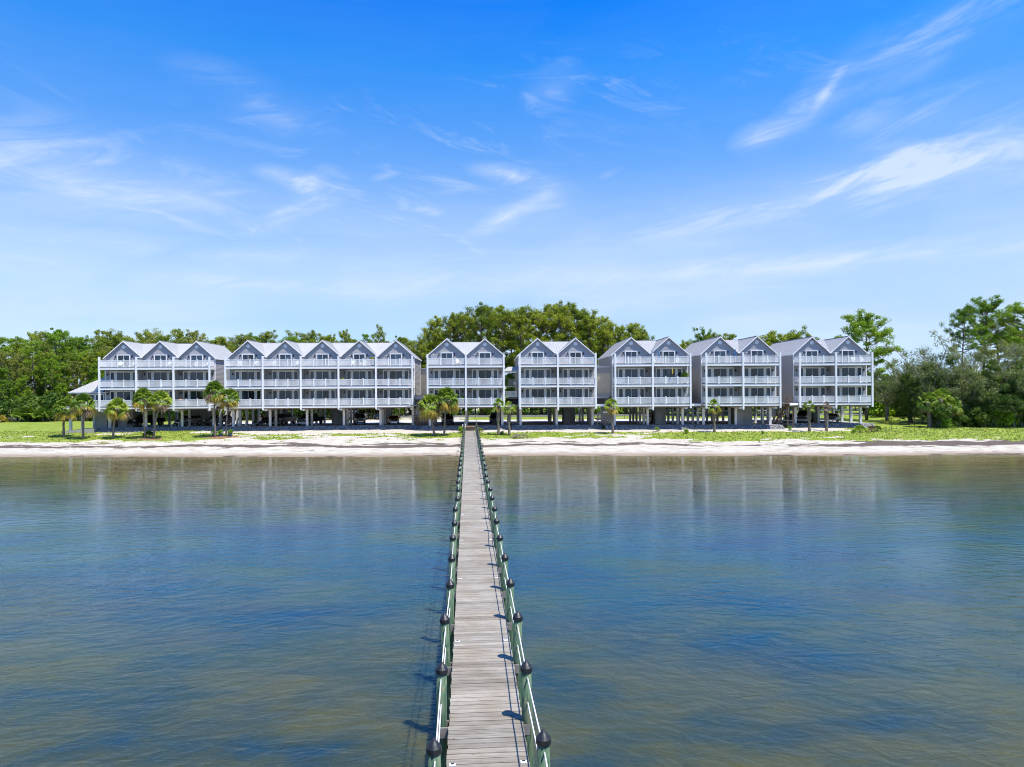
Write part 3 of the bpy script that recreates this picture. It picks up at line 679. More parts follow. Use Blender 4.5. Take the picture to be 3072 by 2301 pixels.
    for u in us:
        q = MB(); q.box(u-.17, .16, 4.86, u+.17, yb-.2, 5.157); part('girder', q, 'conc')
        for i, v in enumerate(rows):
            if fins and 0 < i < 3: continue
            q = MB(); q.box(u-.18, v-.18, ss(v)-.1, u+.18, v+.18, 4.857); part('column', q, 'conc')
        if fins:
            q = MB(); q.box(u-.11, rows[0]+.185, 1.9, u+.11, rows[0]+6.2, 4.857); part('fin_wall', q, 'conc')
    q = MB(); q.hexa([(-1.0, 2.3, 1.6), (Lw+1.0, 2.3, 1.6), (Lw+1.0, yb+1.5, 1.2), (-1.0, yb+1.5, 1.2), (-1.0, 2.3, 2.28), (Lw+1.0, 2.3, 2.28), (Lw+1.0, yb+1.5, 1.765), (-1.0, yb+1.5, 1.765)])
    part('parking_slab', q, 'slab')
    q = MB(); q.hexa([(-1.2, .9, 1.1), (Lw+1.0, .9, 1.1), (Lw+1.0, 2.29, 1.1), (-1.2, 2.29, 1.1), (-1.2, 1.0, 1.52), (Lw+1.0, 1.0, 1.52), (Lw+1.0, 2.29, 2.25), (-1.2, 2.29, 2.25)])
    part('rubble_slope', q, 'rubble')
    # stones lying on the slope
    cnt = int(55*Lw/1.0*.9); uu = rng.uniform(-1.1, Lw+.9, cnt); vv = rng.uniform(.85, 2.25, cnt); sz = rng.uniform(.06, .17, cnt)
    cube = np.array([(-1, -1, -1), (1, -1, -1), (1, 1, -1), (-1, 1, -1), (-1, -1, 1), (1, -1, 1), (1, 1, 1), (-1, 1, 1)], float)*.6
    cf = np.array([(0, 3, 2, 1), (4, 5, 6, 7), (0, 1, 5, 4), (1, 2, 6, 5), (2, 3, 7, 6), (3, 0, 4, 7)])
    VV = cube[None]*sz[:, None, None]*rng.uniform(.6, 1.4, (cnt, 1, 3)) + rng.uniform(-.35, .35, (cnt, 8, 3))*sz[:, None, None]
    VV += np.stack([uu, vv, 1.52+.73*(vv-1.0)/1.29+sz*.2], 1)[:, None]
    FF = cf[None]+(np.arange(cnt)*8)[:, None, None]
    put('riprap_stones', npmesh('riprap_stones', VV.reshape(-1, 3), FF.reshape(-1, 4)), 'rock', B, (0, 0, -GB), 'stuff')
    for (u, v, w_, d_) in storage:
        q = MB(); q.box(u, v, 1.8, u+w_, v+d_, 5.15); st = part('storage_room', q, 'storage')
        q = MB(); q.box(u+.2, v-.03, 1.95, u+1.05, v, 4.1); q.build('door', 'siding', st)
    return B, W_, Lw, Wd
GRP = 'gray gabled buildings on columns along the beach'
b1 = building(295.1, 631, 108.5, 1290, 3, 14.5, 'gray three-gable building on columns with a low sunroom wing, first from the left', storage=((.9, 5, 2.2, 3), (11, 9, 2.5, 3)))
b2 = building(673.3, 1239.5, 108.8, 1400, 5, 14.5, 'longest gray building on columns with five gables in a row', storage=((3.5, 10, 2.5, 3), (14.5, 11, 2.2, 2.5)))
b3 = building(1280.3, 1514.2, 107, 1425, 2, 18.5, 'gray two-gable building directly behind the landward end of the pier', True)
b4 = building(1557.5, 1790.2, 107, 1495, 2, 18.5, 'gray two-gable building on wide fin walls just right of the pier', True, storage=((7.8, 9, 2.0, 3),))
b5 = building(1843.6, 2074.2, 106, 1565, 2, 18.5, 'gray two-gable building between the wooden ramp and the building with a blank gap of columns, third from the right', storage=((7.6, 7, 1.8, 3.5),), nrow=6)
b5[0]['label'] = 'gray two-gable building third from the right, a yellow windsock on its upper balcony'
b6 = building(2116.4, 2343.5, 105.5, 1585, 2, 18.5, 'gray two-gable building second from the right with a brown outside stair at its right side', storage=((6.2, 5, 2.6, 4),), nrow=6)
b7 = building(2397.4, 2619.9, 107.3, 1650, 2, 18.5, 'gray two-gable building at the right end beside the trees', storage=((4.2, 9, 2.4, 3),), nrow=6)

# low sunroom wing with sloped metal roof at the left of the first building
B, W_, Lw, Wd = b1
def bp_(nm, q, m_, kind=None): return q.build(nm, m_, B, (0, 0, -GB), kind)
bp_('wing_wall', MB().box(-4.4, 2.5, 5.36, -.1, 9.5, 7.95), 'siding')
q = MB(); q.hexa([(-5.3, 1.7, 7.85), (.4, 1.7, 7.85), (.4, 10.4, 7.85), (-5.3, 10.4, 7.85), (-5.3, 1.7, 7.98), (.4, 1.7, 7.98), (.4, 10.4, 7.98), (-5.3, 10.4, 7.98)]); bp_('wing_eave', q, 'white')
q = MB(); q.poly((-5.35, 1.65, 7.99), (-.1, 1.65, 7.99), (-.1, 4.5, 10.9)); q.poly((-5.35, 10.4, 7.99), (-5.35, 1.65, 7.99), (-.1, 4.5, 10.9), (-.1, 7.5, 10.9)); q.poly((-.1, 10.4, 7.99), (-5.35, 10.4, 7.99), (-.1, 7.5, 10.9)); rf = bp_('wing_roof', q, 'roof')
q = MB()
for t in np.arange(-5.0, -.3, .45):
    zt = 7.99+(t+5.35)/5.25*2.91; q.bar((t, 1.65, 8.01), (t, 1.65+(t+5.35)/5.25*2.85, zt+.02), .04, .05)
q.build('standing_seams', 'seam', rf, kind='stuff')
for x in (-2.95, -1.55): window(B, 'wing_window', x, 2.47, 5.9-GB, 1.3, 1.8, 1, .09)
bp_('wing_floor', MB().box(-5.2, .1, F1-.2, -.1, 9.4, F1-.03), 'deck'); bp_('wing_beam', MB().box(-5.2, -.03, F1-.38, -.08, .095, F1-.07), 'white')
railing(B, -5.2, -.02, F1-GB-.03, 5.05, 2)
for x in (-4.7, -2.9): 
    for y in (1.2, 5, 9): bp_('column', MB().box(x-.18, y-.18, 1.5, x+.18, y+.18, F1-.21), 'conc')
bp_('parking_slab', MB().hexa([(-5.6, .9, 1.3), (-1.05, .9, 1.3), (-1.05, 10, 1.2), (-5.6, 10, 1.2), (-5.6, .9, 1.9), (-1.05, .9, 2.38), (-1.05, 10, 1.98), (-5.6, 10, 1.85)]), 'slab')
bp_('ground_room', MB().box(-1.9, 3.2, 1.8, -.2, 8, F1-.21), 'storage')

# ------------------------------------------------------------------ links between the buildings
def world(b, u, v, z=0): return b[1](u, v, z)
def link(bA, bB, label, panel=None, walkway=True, roof=False, v=4.0, cat='walkway'):
    a_ = world(bA, bA[2]+.12, v, 0); c_ = world(bB, -.12, v, 0); rz = math.atan2(c_.y-a_.y, c_.x-a_.x); w_ = (c_-a_).length
    o = thing('link_walkway', (a_.x, a_.y, GB), rz, label, cat, 'raised links between the buildings')
    def pt(nm, q, m_): return q.build(nm, m_, o, (0, 0, -GB))
    pt('beam', MB().box(0, -3.2, F1-.4, w_, -3.05, F1-.05), 'white'); pt('floor', MB().box(0, -3.04, F1-.2, w_, 3, F1-.04), 'deck')
    if panel:
        pt('panel', MB().box(0, 1.0, 7.2, w_, 1.25, 10.6), 'beige'); pt('upper_panel', MB().box(0, .95, 10.62, w_, 1.2, 11.55), 'siding'); pt('coping', MB().box(0, .85, 11.56, w_, 1.4, 11.68), 'white')
        q = MB(); q.hexa([(0, -1.4, 6.55), (w_, -1.4, 6.55), (w_, .95, 7.15), (0, .95, 7.15), (0, -1.4, 6.62), (w_, -1.4, 6.62), (w_, .95, 7.25), (0, .95, 7.25)]); pt('canopy', q, 'roof')
        pt('lower_wall', MB().box(0, 1.0, F1, w_, 1.2, 7.1), 'siding')
    if roof:
        q = MB(); q.hexa([(0, -1, 10.95), (w_, -1, 10.95), (w_, 3, 11.7), (0, 3, 11.7), (0, -1, 11.05), (w_, -1, 11.05), (w_, 3, 11.8), (0, 3, 11.8)]); pt('roof', q, 'roof')
        pt('roof_beam', MB().box(0, -.95, 10.7, w_, -.8, 10.93), 'white'); pt('upper_floor', MB().box(0, -.9, F2-.35, w_, 3, F2-.2), 'siding')
        railing(o, .02, -.6, F1+1.7-GB-.7, round(w_-.04, 2), 0); pt('middle_floor', MB().box(0, -.6, F1+.85, w_, 3, F1+.98), 'graywood')
        railing(o, .02, 2.6, F2-.2-GB, round(w_-.04, 2), 0)
        pt('bin_enclosure', MB().box(.1, .6, F1, w_-.1, 1.4, F1+.8), 'black')
    return o
link(b1, b2, 'short raised walkway in the gap between the three-gable and the five-gable building')
link(b2, b3, 'raised link with a tall beige panel between the five-gable building and the pier building', panel=1)
link(b3, b4, 'open raised bridge with a small roof and white rail, just right of the pier', roof=1)
link(b4, b5, 'raised link over the wooden ramp right of the fin-wall building', panel=1)
link(b5, b6, 'low white walkway in the second gap from the right')
link(b6, b7, 'low white walkway in the gap beside the brown stair')

# wooden ramp between b4 and b5, enclosures, stairs
def deckthing(pA, w_, label, h0, h1, rails=True, slatted=True, rz=0, d_=2.4, mt='graywood'):
    o = thing('wooden_ramp', (pA.x, pA.y, GB), rz, label, 'ramp')
    def pt(nm, q): return q.build(nm, mt, o, (0, 0, -GB))
    pt('platform', MB().box(0, 0, h0-.2, w_, d_, h0)); 
    for x in (0.05, w_/2, w_-.05):
        pt('support_post', MB().box(x-.06, -.06, 1.5, x+.06, .06, h1))
    q = MB()
    for t in np.arange(.1, w_, .13): q.box(t-.035, -.03, h0, t+.035, .0, h1-.05)
    q.build('railing_slats', mt, o, (0, 0, -GB), 'stuff'); pt('top_rail', MB().box(-.05, -.06, h1-.05, w_+.05, .04, h1))
    pt('brace', MB().bar((.05, -.02, 1.9), (w_-.05, -.02, h0-.2), .08, .05)); pt('brace', MB().bar((.05, .04, h0-.2), (w_-.05, .04, 1.9), .08, .05))
    return o
a_ = world(b4, b4[2]+.25, 1.6)
r4 = deckthing(a_, 2.6, 'gray wooden ramp with slatted rail and cross braces, right of the fin-wall building', 3.3, 4.5)
sg_ = MB().box(.9, -.12, 4.28, 1.6, -.08, 4.44).build('sign_board', 'white', r4, (0, 0, -GB))
a_ = world(b2, b2[2]-.1, 2.2)
o = thing('wooden_enclosure', (a_.x, a_.y, GB), 0, 'dark brown board enclosure under the gap left of the pier building', 'enclosure')
for i in range(12): MB().box(i*.27, 0, 1.6-GB, i*.27+.255, .05, 3.65-GB+random.uniform(-.02, .02)).build('board', 'brownwood', o)
MB().box(-.1, -.1, 3.72-GB, 3.4, 1.5, 3.85-GB).build('ledge', 'graywood', o)
MB().box(.3, .6, 3.86-GB, 2.6, .7, 5.2-GB).build('back_panel', 'siding', o)
for x in (.9, 1.3): MB().box(x, .45, 3.86-GB, x+.22, .55, 4.9-GB).build('white_panel', 'white', o)
def stair(pA, rz, label):
    o = thing('outside_stair', (pA.x, pA.y, GB), rz, label, 'stairs')
    for i in range(14):
        t = i/13; MB().box(t*2.2, 0, t*3.6+.1, t*2.2+.22, 1., t*3.6+.15).build('tread', 'brownwood', o)
    for y in (0, 1.0):
        MB().bar((-.1, y, 0), (2.4, y, 3.9), .06, .26).build('stringer', 'brownwood', o); MB().bar((-.1, y, 1.0), (2.4, y, 4.9), .06, .1).build('handrail', 'brownwood', o)
    MB().box(1.7, -.6, 3.95, 2.6, 1.0, 4.05).build('landing', 'brownwood', o)
    for x in (1.75, 2.55): MB().box(x-.05, -.6, 0, x+.05, -.5, 5.1).build('stair_post', 'brownwood', o)
    for z in (4.35, 4.65, 4.95): MB().box(1.0, -.62, z, 2.6, -.57, z+.06).build('guard_rail', 'brownwood', o)
    return o
a_ = world(b6, b6[2]+.15, 3.0); stair(a_, 0, 'brown wooden stair climbing in the gap between the two right-hand buildings')

# ------------------------------------------------------------------ vehicles
def paint(name, c, metal=.3): return mat(name, c, .28, .04, 2, metal=metal)
PROF = {
 'suv': ([(0, .45), (.04, .95), (.22, 1.08), (1.15, 1.16), (1.75, 1.72), (2.2, 1.80), (4.1, 1.76), (4.65, 1.15), (4.75, .95), (4.75, .45)], 4.75, 1.9),
 'sedan': ([(0, .40), (.05, .72), (.3, .86), (1.2, .96), (1.95, 1.38), (2.5, 1.45), (3.3, 1.40), (4.1, 1.02), (4.7, .95), (4.75, .42)], 4.75, 1.82),
 'pickup': ([(0, .5), (.03, 1.1), (.25, 1.25), (1.45, 1.32), (2.0, 1.86), (2.4, 1.93), (3.5, 1.92), (3.75, 1.32), (5.6, 1.30), (5.7, .6)], 5.7, 2.0),
 'jeep': ([(0, .6), (.02, 1.12), (.2, 1.2), (1.35, 1.25), (1.6, 1.8), (1.85, 1.86), (4.0, 1.86), (4.15, 1.2), (4.2, .6)], 4.2, 1.85)}
def car(kind, c, loc, rz, label, cat='car'):
    prof, Ln, Wc = PROF[kind]
    nm = {'suv': 'parked_suv', 'sedan': 'parked_car', 'pickup': 'pickup_truck', 'jeep': 'parked_offroader'}[kind]
    o = thing(nm, loc, rz, label, cat, 'vehicles parked under and behind the buildings'); pm = paint(nm+'_paint', c)
    belt = {'suv': 1.16, 'sedan': .97, 'pickup': 1.32, 'jeep': 1.25}[kind]
    q = MB(); hw = Wc/2; k = len(prof)
    def X(z): return hw*(1 if z <= belt+.01 else .80)
    for s_ in (-1, 1):
        for (y, z) in prof: q.v.append((s_*X(z)*(1 if y > .1 else .93), y, z))
    q.f.append(tuple(reversed(range(k)))); q.f.append(tuple(range(k, 2*k)))
    q.f = [q.f[0][::-1], q.f[1][::-1]]
    for j in range(k): q.f.append((j, (j+1) % k, k+(j+1) % k, k+j))
    q.build('body', pm, o)
    top = max(z for y, z in prof); it = [i for i, (y, z) in enumerate(prof) if z > belt+.3]
    ya, za = prof[it[0]-1]; yb_, zb = prof[it[0]]
    def lerp(t): return (ya+(yb_-ya)*t, za+(zb-za)*t)
    (p0, z0), (p1, z1) = lerp(.1), lerp(.93)
    MB().poly((-hw*.86, p0-.03, z0+.012), (hw*.86, p0-.03, z0+.012), (hw*.74, p1-.03, z1+.012), (-hw*.74, p1-.03, z1+.012)).build('windscreen', 'carglass', o)
    ye, ze = prof[it[-1]]; yf, zf = prof[it[-1]+1]
    MB().poly((hw*.74, ye+.05, ze-.08), (-hw*.74, ye+.05, ze-.08), (-hw*.84, yf+.0, zf+.12), (hw*.84, yf+.0, zf+.12)).build('rear_window', 'carglass', o)
    for s_ in (-1, 1):
        a0 = prof[it[0]][0]-.1; a1 = prof[it[-1]][0]-.05
        MB().poly((s_*(hw*.985+.01), a0-.25, belt+.06), (s_*(hw*.985+.01), a1+.15, belt+.06), (s_*(hw*.82+.012), a1, top-.14), (s_*(hw*.82+.012), a0+.05, top-.14)).build('side_window', 'carglass', o)
        MB().box(s_*hw*.80-.17, -.03, belt-.32, s_*hw*.80+.17, .02, belt-.14).build('headlight', 'lens', o)
        MB().box(s_*(hw+.02)-.02+s_*.1-.08, prof[it[0]][0]-.45, belt+.0, s_*(hw+.02)-.02+s_*.1+.08, prof[it[0]][0]-.3, belt+.16).build('wing_mirror', 'black', o)
    MB().box(-hw*.55, -.035, belt-.42, hw*.55, .0, belt-.12).build('grille', 'black', o)
    MB().box(-hw*.93, -.09, .36, hw*.93, .02, .58).build('bumper', 'black' if kind in ('jeep', 'suv') else 'rim', o)
    rw = {'suv': .38, 'sedan': .33, 'pickup': .42, 'jeep': .42}[kind]
    for s_ in (-1, 1):
        for y in (.85, Ln-.95):
            w = MB().tube([(s_*(hw-.24), y, rw), (s_*(hw-.0), y, rw)], rw, 18).build('wheel', 'tyre', o)
            MB().tube([(s_*(hw+.002), y, rw), (s_*(hw+.012), y, rw)], rw*.62, 14).build('rim', 'rim', w)
    if kind == 'jeep':
        MB().tube([(0, Ln+.0, 1.05), (0, Ln+.22, 1.05)], .38, 16).build('spare_wheel', 'tyre', o)
    return o
def slabz(b, v): return 2.4-(2.4-1.78)*(v-1.5)/(DB+BLD[b]-1.5)
def cw(b, D, u, v):
    v = max(v, 2.5)+.9; p = b[1](u, v, 0); z = 2.28-.5*(v-2.3)/(DB+D-2.3); return (p.x, p.y, z+.005)
def pxu(b, px, v):
    """local u on building b seen at picture column px, at local depth v"""
    lo, hi = -8, b[2]+8
    for _ in range(40):
        mid = (lo+hi)/2; p = b[1](mid, v, 0)
        if p.x/p.y*2048+1536 < px: lo = mid
        else: hi = mid
    return lo
def carat(b, D, px, v, kind, c, rz, label, cat='car'):
    u = pxu(b, px, v); return car(kind, c, cw(b, D, u, v), R(rz), label, cat)
carat(b1, 14.5, 385, 3.6, 'pickup', (.012, .012, .014), -24, 'black pickup truck with chrome grille parked under the left end building', 'truck')
carat(b1, 14.5, 527, 4.2, 'suv', (.35, .36, .36), -18, 'silver wagon parked under the third gable, behind a white concrete column', 'car')
carat(b1, 14.5, 617, 5.5, 'suv', (.28, .27, .25), -22, 'tan gray suv parked at the right end of the first building', 'car')
carat(b1, 14.5, 585, 10.5, 'suv', (.02, .02, .022), -20, 'black suv parked deep under the first building behind the tan one', 'car')
carat(b2, 14.5, 760, 4.6, 'sedan', (.02, .025, .03), -38, 'dark sedan parked under the first gable of the long building beside the standing man', 'car')
carat(b2, 14.5, 822, 6.0, 'pickup', (.10, .105, .11), -10, 'gray pickup truck parked under the second gable of the long building', 'truck')
carat(b2, 14.5, 900, 4.6, 'pickup', (.02, .03, .045), -14, 'dark blue pickup truck parked in the middle of the long building', 'truck')
carat(b2, 14.5, 1077, 5.2, 'jeep', (.05, .055, .06), 14, 'black boxy off-roader parked under the fourth gable of the long building', 'car')
carat(b2, 14.5, 1180, 7.2, 'sedan', (.50, .19, .015), 12, 'orange sports car parked under the last gable of the long building', 'car')
carat(b3, 18.5, 1343, 6.0, 'suv', (.012, .012, .014), 8, 'black suv parked under the pier building, left of the pier', 'car')
carat(b3, 18.5, 1484, 6.5, 'suv', (.015, .017, .02), -3, 'black van parked under the pier building, right of the pier', 'car')
carat(b5, 18.5, 1953, 12, 'jeep', (.012, .012, .014), 184, 'black off-roader seen from behind among the columns of the third building from the right', 'car')
carat(b7, 18.5, 2412, 4.2, 'pickup', (.02, .022, .03), -32, 'dark pickup truck with silver bumper parked under the right end building', 'truck')
carat(b7, 18.5, 2500, 5.2, 'sedan', (.30, .33, .33), -30, 'silver gray sedan parked under the right end building beside the thin downspout', 'car')
carat(b6, 18.5, 2372, 6.5, 'sedan', (.06, .07, .08), -30, 'dark sedan half hidden below the brown outside stair', 'car')
p = P(1130, 1240, 141); car('pickup', (.22, .24, .27), (p.x-2, 141, 1.72), R(92), 'gray double cab truck standing on the lawn side behind the long building', 'truck')
p = P(1175, 1240, 143); car('sedan', (.10, .12, .16), (p.x+1, 143, 1.72), R(86), 'dark blue car passing behind the right end of the long building', 'car')

# ------------------------------------------------------------------ person under the long building
def person():
    u = pxu(b2, 640+460*.2893, 2.2); pw_ = cw(b2, 14.5, u, 2.2)
    o = thing('person', pw_, R(12), 'man in gray shirt and pale cap standing among the columns of the long building', 'person')
    def skin(nm, js, edges, m_, sub=2):
        me = bpy.data.meshes.new(nm); me.from_pydata([j[:3] for j in js], edges, [])
        ob = put(nm, me, m_, o); ob.modifiers.new('s', 'SKIN'); 
        for i, j in enumerate(js): me.skin_vertices[0].data[i].radius = (j[3], j[4] if len(j) > 4 else j[3])
        me.skin_vertices[0].data[0].use_root = True
        mm = ob.modifiers.new('u', 'SUBSURF'); mm.levels = mm.render_levels = sub; return ob
    js = [(0, 0, .95, .13, .10), (0, 0, 1.18, .125, .09), (0, 0, 1.40, .15, .09), (0, 0, 1.50, .06), (0, -.01, 1.58, .07), (0, -.015, 1.68, .085, .10), (0, -.01, 1.76, .06),
          (-.17, 0, 1.42, .05), (-.23, 0, 1.15, .042), (-.24, -.08, .92, .032), (-.24, -.10, .84, .035, .02),
          (.17, 0, 1.42, .05), (.24, .02, 1.15, .042), (.20, -.14, .98, .032), (.17, -.2, .95, .035, .02),
          (-.09, 0, .88, .085), (-.10, -.01, .50, .058), (-.11, .02, .08, .04), (-.12, -.12, .035, .04, .03),
          (.09, 0, .88, .085), (.11, .03, .50, .058), (.12, .05, .08, .04), (.13, -.08, .035, .04, .03)]
    ed = [(0, 1), (1, 2), (2, 3), (3, 4), (4, 5), (5, 6), (2, 7), (7, 8), (8, 9), (9, 10), (2, 11), (11, 12), (12, 13), (13, 14), (0, 15), (15, 16), (16, 17), (17, 18), (0, 19), (19, 20), (20, 21), (21, 22)]
    skin('body', js, ed, 'skin')
    skin('shirt', [(0, 0, .93, .155, .12), (0, 0, 1.18, .145, .11), (0, 0, 1.40, .165, .105), (0, 0, 1.47, .09, .07), (-.18, 0, 1.40, .065), (-.225, 0, 1.22, .06), (.18, 0, 1.40, .065), (.235, .01, 1.22, .06)], [(0, 1), (1, 2), (2, 3), (2, 4), (4, 5), (2, 6), (6, 7)], 'shirt')
    skin('trousers', [(0, 0, .96, .145, .115), (-.09, 0, .86, .1), (-.10, -.01, .50, .075), (-.11, .02, .10, .06), (.09, 0, .86, .1), (.11, .03, .50, .075), (.12, .05, .10, .06)], [(0, 1), (1, 2), (2, 3), (0, 4), (4, 5), (5, 6)], 'jeans')
    q = MB(); q.lathe([(.115, 1.74), (.112, 1.79), (.08, 1.84), (.0, 1.86)], 14); q.box(-.07, -.22, 1.735, .07, -.08, 1.755); q.build('cap', 'white', o, smooth=False)
    for s_ in (-1, 1):
        q = MB(); q.tube([(s_*.035, -.105, 1.69), (s_*.035, -.115, 1.69)], .012, 8); q.build('eye', 'black', o)
    q = MB(); q.hexa([(-.015, -.12, 1.64), (.015, -.12, 1.64), (.015, -.09, 1.64), (-.015, -.09, 1.64), (-.008, -.108, 1.69), (.008, -.108, 1.69), (.008, -.09, 1.69), (-.008, -.09, 1.69)]); q.build('nose', 'skin', o)
person()

# ------------------------------------------------------------------ balcony furniture and small things
def chair_proto():
    o = thing('adirondack_chair', (0, 0, -50), 0, 'x', 'chair')
    q = MB()
    for i in range(5): q.hexa([(-.27, -.3+i*.11, .36-i*.03), (.27, -.3+i*.11, .36-i*.03), (.27, -.2+i*.11, .335-i*.03), (-.27, -.2+i*.11, .335-i*.03), (-.27, -.3+i*.11, .385-i*.03), (.27, -.3+i*.11, .385-i*.03), (.27, -.2+i*.11, .36-i*.03), (-.27, -.2+i*.11, .36-i*.03)])
    q.build('seat', 'white', o)
    q = MB()
    for i in range(5):
        x = -.24+i*.12; t = .98-abs(i-2)*.05; q.hexa([(x-.05, .2, .24), (x+.05, .2, .24), (x+.05, .23, .24), (x-.05, .23, .24), (x-.055, .46, t), (x+.055, .46, t), (x+.055, .49, t), (x-.055, .49, t)])
    q.build('backrest', 'white', o)
    for s_ in (-1, 1):
        MB().box(s_*.33-.06, -.38, .56, s_*.33+.06, .36, .585).build('armrest', 'white', o)
        MB().box(s_*.31-.015, -.32, 0, s_*.31+.015, -.22, .56).build('leg', 'white', o); MB().bar((s_*.3, -.25, .3), (s_*.3, .45, .02), .03, .09).build('leg', 'white', o)
        MB().box(s_*.31-.015, .2, .1, s_*.31+.015, .28, .56).build('leg', 'white', o)
    return o
ch = chair_proto(); used = [False]
BN = {1: 'three-gable building', 2: 'five-gable building', 3: 'pier building', 4: 'fin-wall building', 5: 'third building from right', 6: 'second building from right', 7: 'right end building'}
ON = ['first', 'second', 'third', 'fourth', 'fifth']
def place_chair(bi, b, k, t, fz, side, v=1.35, rz=None):
    c = ch if not used[0] else copy_tree(ch); used[0] = True
    p = b[1]((k+t)*b[3], v, fz-.03); c.location = p; c.rotation_euler = (0, 0, R(rz if rz is not None else random.uniform(-25, 25)))
    fl = {F1: 'lowest', F2: 'middle', F3: 'top'}[fz]
    c['label'] = 'white %s chair, %s balcony, %s gable, %s' % (side, fl, ON[k], BN[bi]); c['group'] = 'white chairs on the balconies'
for a_ in [(1, b1, 0, .48, F3, 'left-hand slatted'), (1, b1, 0, .86, F3, 'right-hand slatted'), (1, b1, 2, .5, F3, 'reclined left-hand'), (1, b1, 2, .85, F3, 'right-hand'), (1, b1, 1, .8, F3, 'slatted'), (2, b2, 0, .3, F3, 'left-hand'), (2, b2, 0, .75, F3, 'right-hand'), (2, b2, 1, .2, F3, 'left-hand'), (2, b2, 1, .85, F3, 'right-hand'), (2, b2, 3, .36, F3, 'left-hand slatted'), (2, b2, 3, .62, F3, 'right-hand slatted'), (2, b2, 1, .12, F1, 'slatted'), (2, b2, 2, .6, F2, 'slatted'), (2, b2, 2, .85, F1, 'slatted'),
           (3, b3, 0, .8, F3, 'slatted'), (5, b5, 1, .12, F3, 'left-hand'), (5, b5, 1, .72, F3, 'right-hand lounge'), (5, b5, 0, .22, F2, 'left-hand'), (5, b5, 0, .72, F2, 'right-hand'), (5, b5, 1, .2, F2, 'left-hand'), (5, b5, 1, .55, F2, 'right-hand'), (6, b6, 0, .2, F1, 'left-hand'), (6, b6, 0, .75, F1, 'right-hand'), (6, b6, 0, .12, F2, 'slatted'), (7, b7, 1, .6, F3, 'left-hand'), (7, b7, 1, .85, F3, 'right-hand'), (7, b7, 1, .8, F1, 'slatted'), (4, b4, 1, .1, F1, 'slatted'), (4, b4, 0, .85, F2, 'slatted')]:
    place_chair(*a_)
def table_proto(m_):
    o = thing('balcony_table', (0, 0, -50), 0, 'x', 'table'); MB().lathe([(.38, .70), (.38, .73), (0, .73)], 16).build('table_top', m_, o)
    for a_ in range(3): MB().bar((.02, 0, .7), (.28*math.cos(a_*2.09), .28*math.sin(a_*2.09), 0), .035).build('leg', m_, o)
    return o
for (b, bi, k, t, fz, m_, ds) in ((b1, 1, 1, .4, F1, 'brownwood', 'brown'), (b1, 1, 0, .67, F3, 'white', 'white'), (b2, 2, 0, .5, F3, 'white', 'white'), (b2, 2, 3, .2, F2, 'white', 'white'), (b2, 2, 1, .7, F2, 'black', 'black'), (b3, 3, 0, .3, F2, 'brownwood', 'brown'), (b3, 3, 1, .6, F1, 'black', 'black'), (b4, 4, 1, .2, F3, 'orangef', 'orange'), (b4, 4, 1, .75, F1, 'black', 'black'), (b5, 5, 1, .38, F2, 'white', 'white'), (b5, 5, 0, .45, F1, 'brownwood', 'brown'), (b6, 6, 0, .5, F1, 'white', 'white'), (b7, 7, 1, .75, F2, 'white', 'white'), (b7, 7, 0, .3, F1, 'brownwood', 'brown')):
    o = table_proto(m_); o.location = b[1]((k+t)*b[3], 1.3, fz-.03)
    o['label'] = 'small %s round table, %s balcony, %s gable, %s' % (ds, {F1: 'lowest', F2: 'middle', F3: 'top'}[fz], ON[k], BN[bi]); o['group'] = 'small tables on the balconies'
def umbrella(b, bi, k, t, fz, label):
    p = b[1]((k+t)*b[3], 1.5, fz-.03); o = thing('closed_parasol', p, 0, label, 'parasol')
    MB().tube([(0, 0, 0), (0, 0, 2.3)], .02, 8).build('pole', 'white', o); MB().lathe([(.04, 1.0), (.14, 1.15), (.10, 1.7), (.03, 2.25), (0, 2.3)], 8).build('canopy', 'canvas', o); MB().lathe([(.22, 0), (.22, .06), (.04, .09)], 14).build('base', 'black', o)
umbrella(b5, 5, 1, .03, F3, 'closed blue parasol by the divider, top balcony, third building from right')
umbrella(b5, 5, 1, .2, F3, 'closed blue parasol left of the top sliding door, third building from the right')
umbrella(b6, 6, 0, .88, F3, 'closed blue parasol by the divider post of the second building from the right')
p = b5[1](b5[3]*1.5, -.25, 10.6); o = thing('windsock', p, 0, 'yellow spinning windsock hanging at the middle balcony of the third building from the right', 'windsock')
MB().tube([(0, 0, .85), (0, 0, .5)], .01, 6).build('cord', 'rope', o); MB().lathe([(.02, .5), (.12, .45), (.05, .32), (.12, .2), (.05, .05), (.11, -.05), (.02, -.3)], 10).build('tail', 'yellow', o)
def dish(b, u, v, z, label, rz=0):
    p = b[1](u, v, z); o = thing('satellite_dish', p, R(rz), label, 'satellite dish'); q = MB()
    q.tube([(0, -.30+.1*r*r*4, 0) if False else (0, .12-.10, 0), (0, -.02, .0), (0, -.08, 0)], [.05, .28, .42], 20, False); d_ = q.build('reflector', 'white', o); d_.rotation_euler = (R(35), 0, R(35)); d_.location = (0, 0, .45)
    MB().tube([(0, .15, 0), (0, .08, .45)], .02, 8).build('mast', 'metal', o); MB().bar((0, -.1, .35), (.1, -.45, .55), .02).build('feed_arm', 'metal', o)
dish(b3, .95, .9, F3+1.05, 'white satellite dish above the top rail at the left corner of the pier building')
dish(b4, b4[3]*.91, .8, F3+1.0, 'white satellite dish above the top rail near the divider of the fin-wall building', 30)

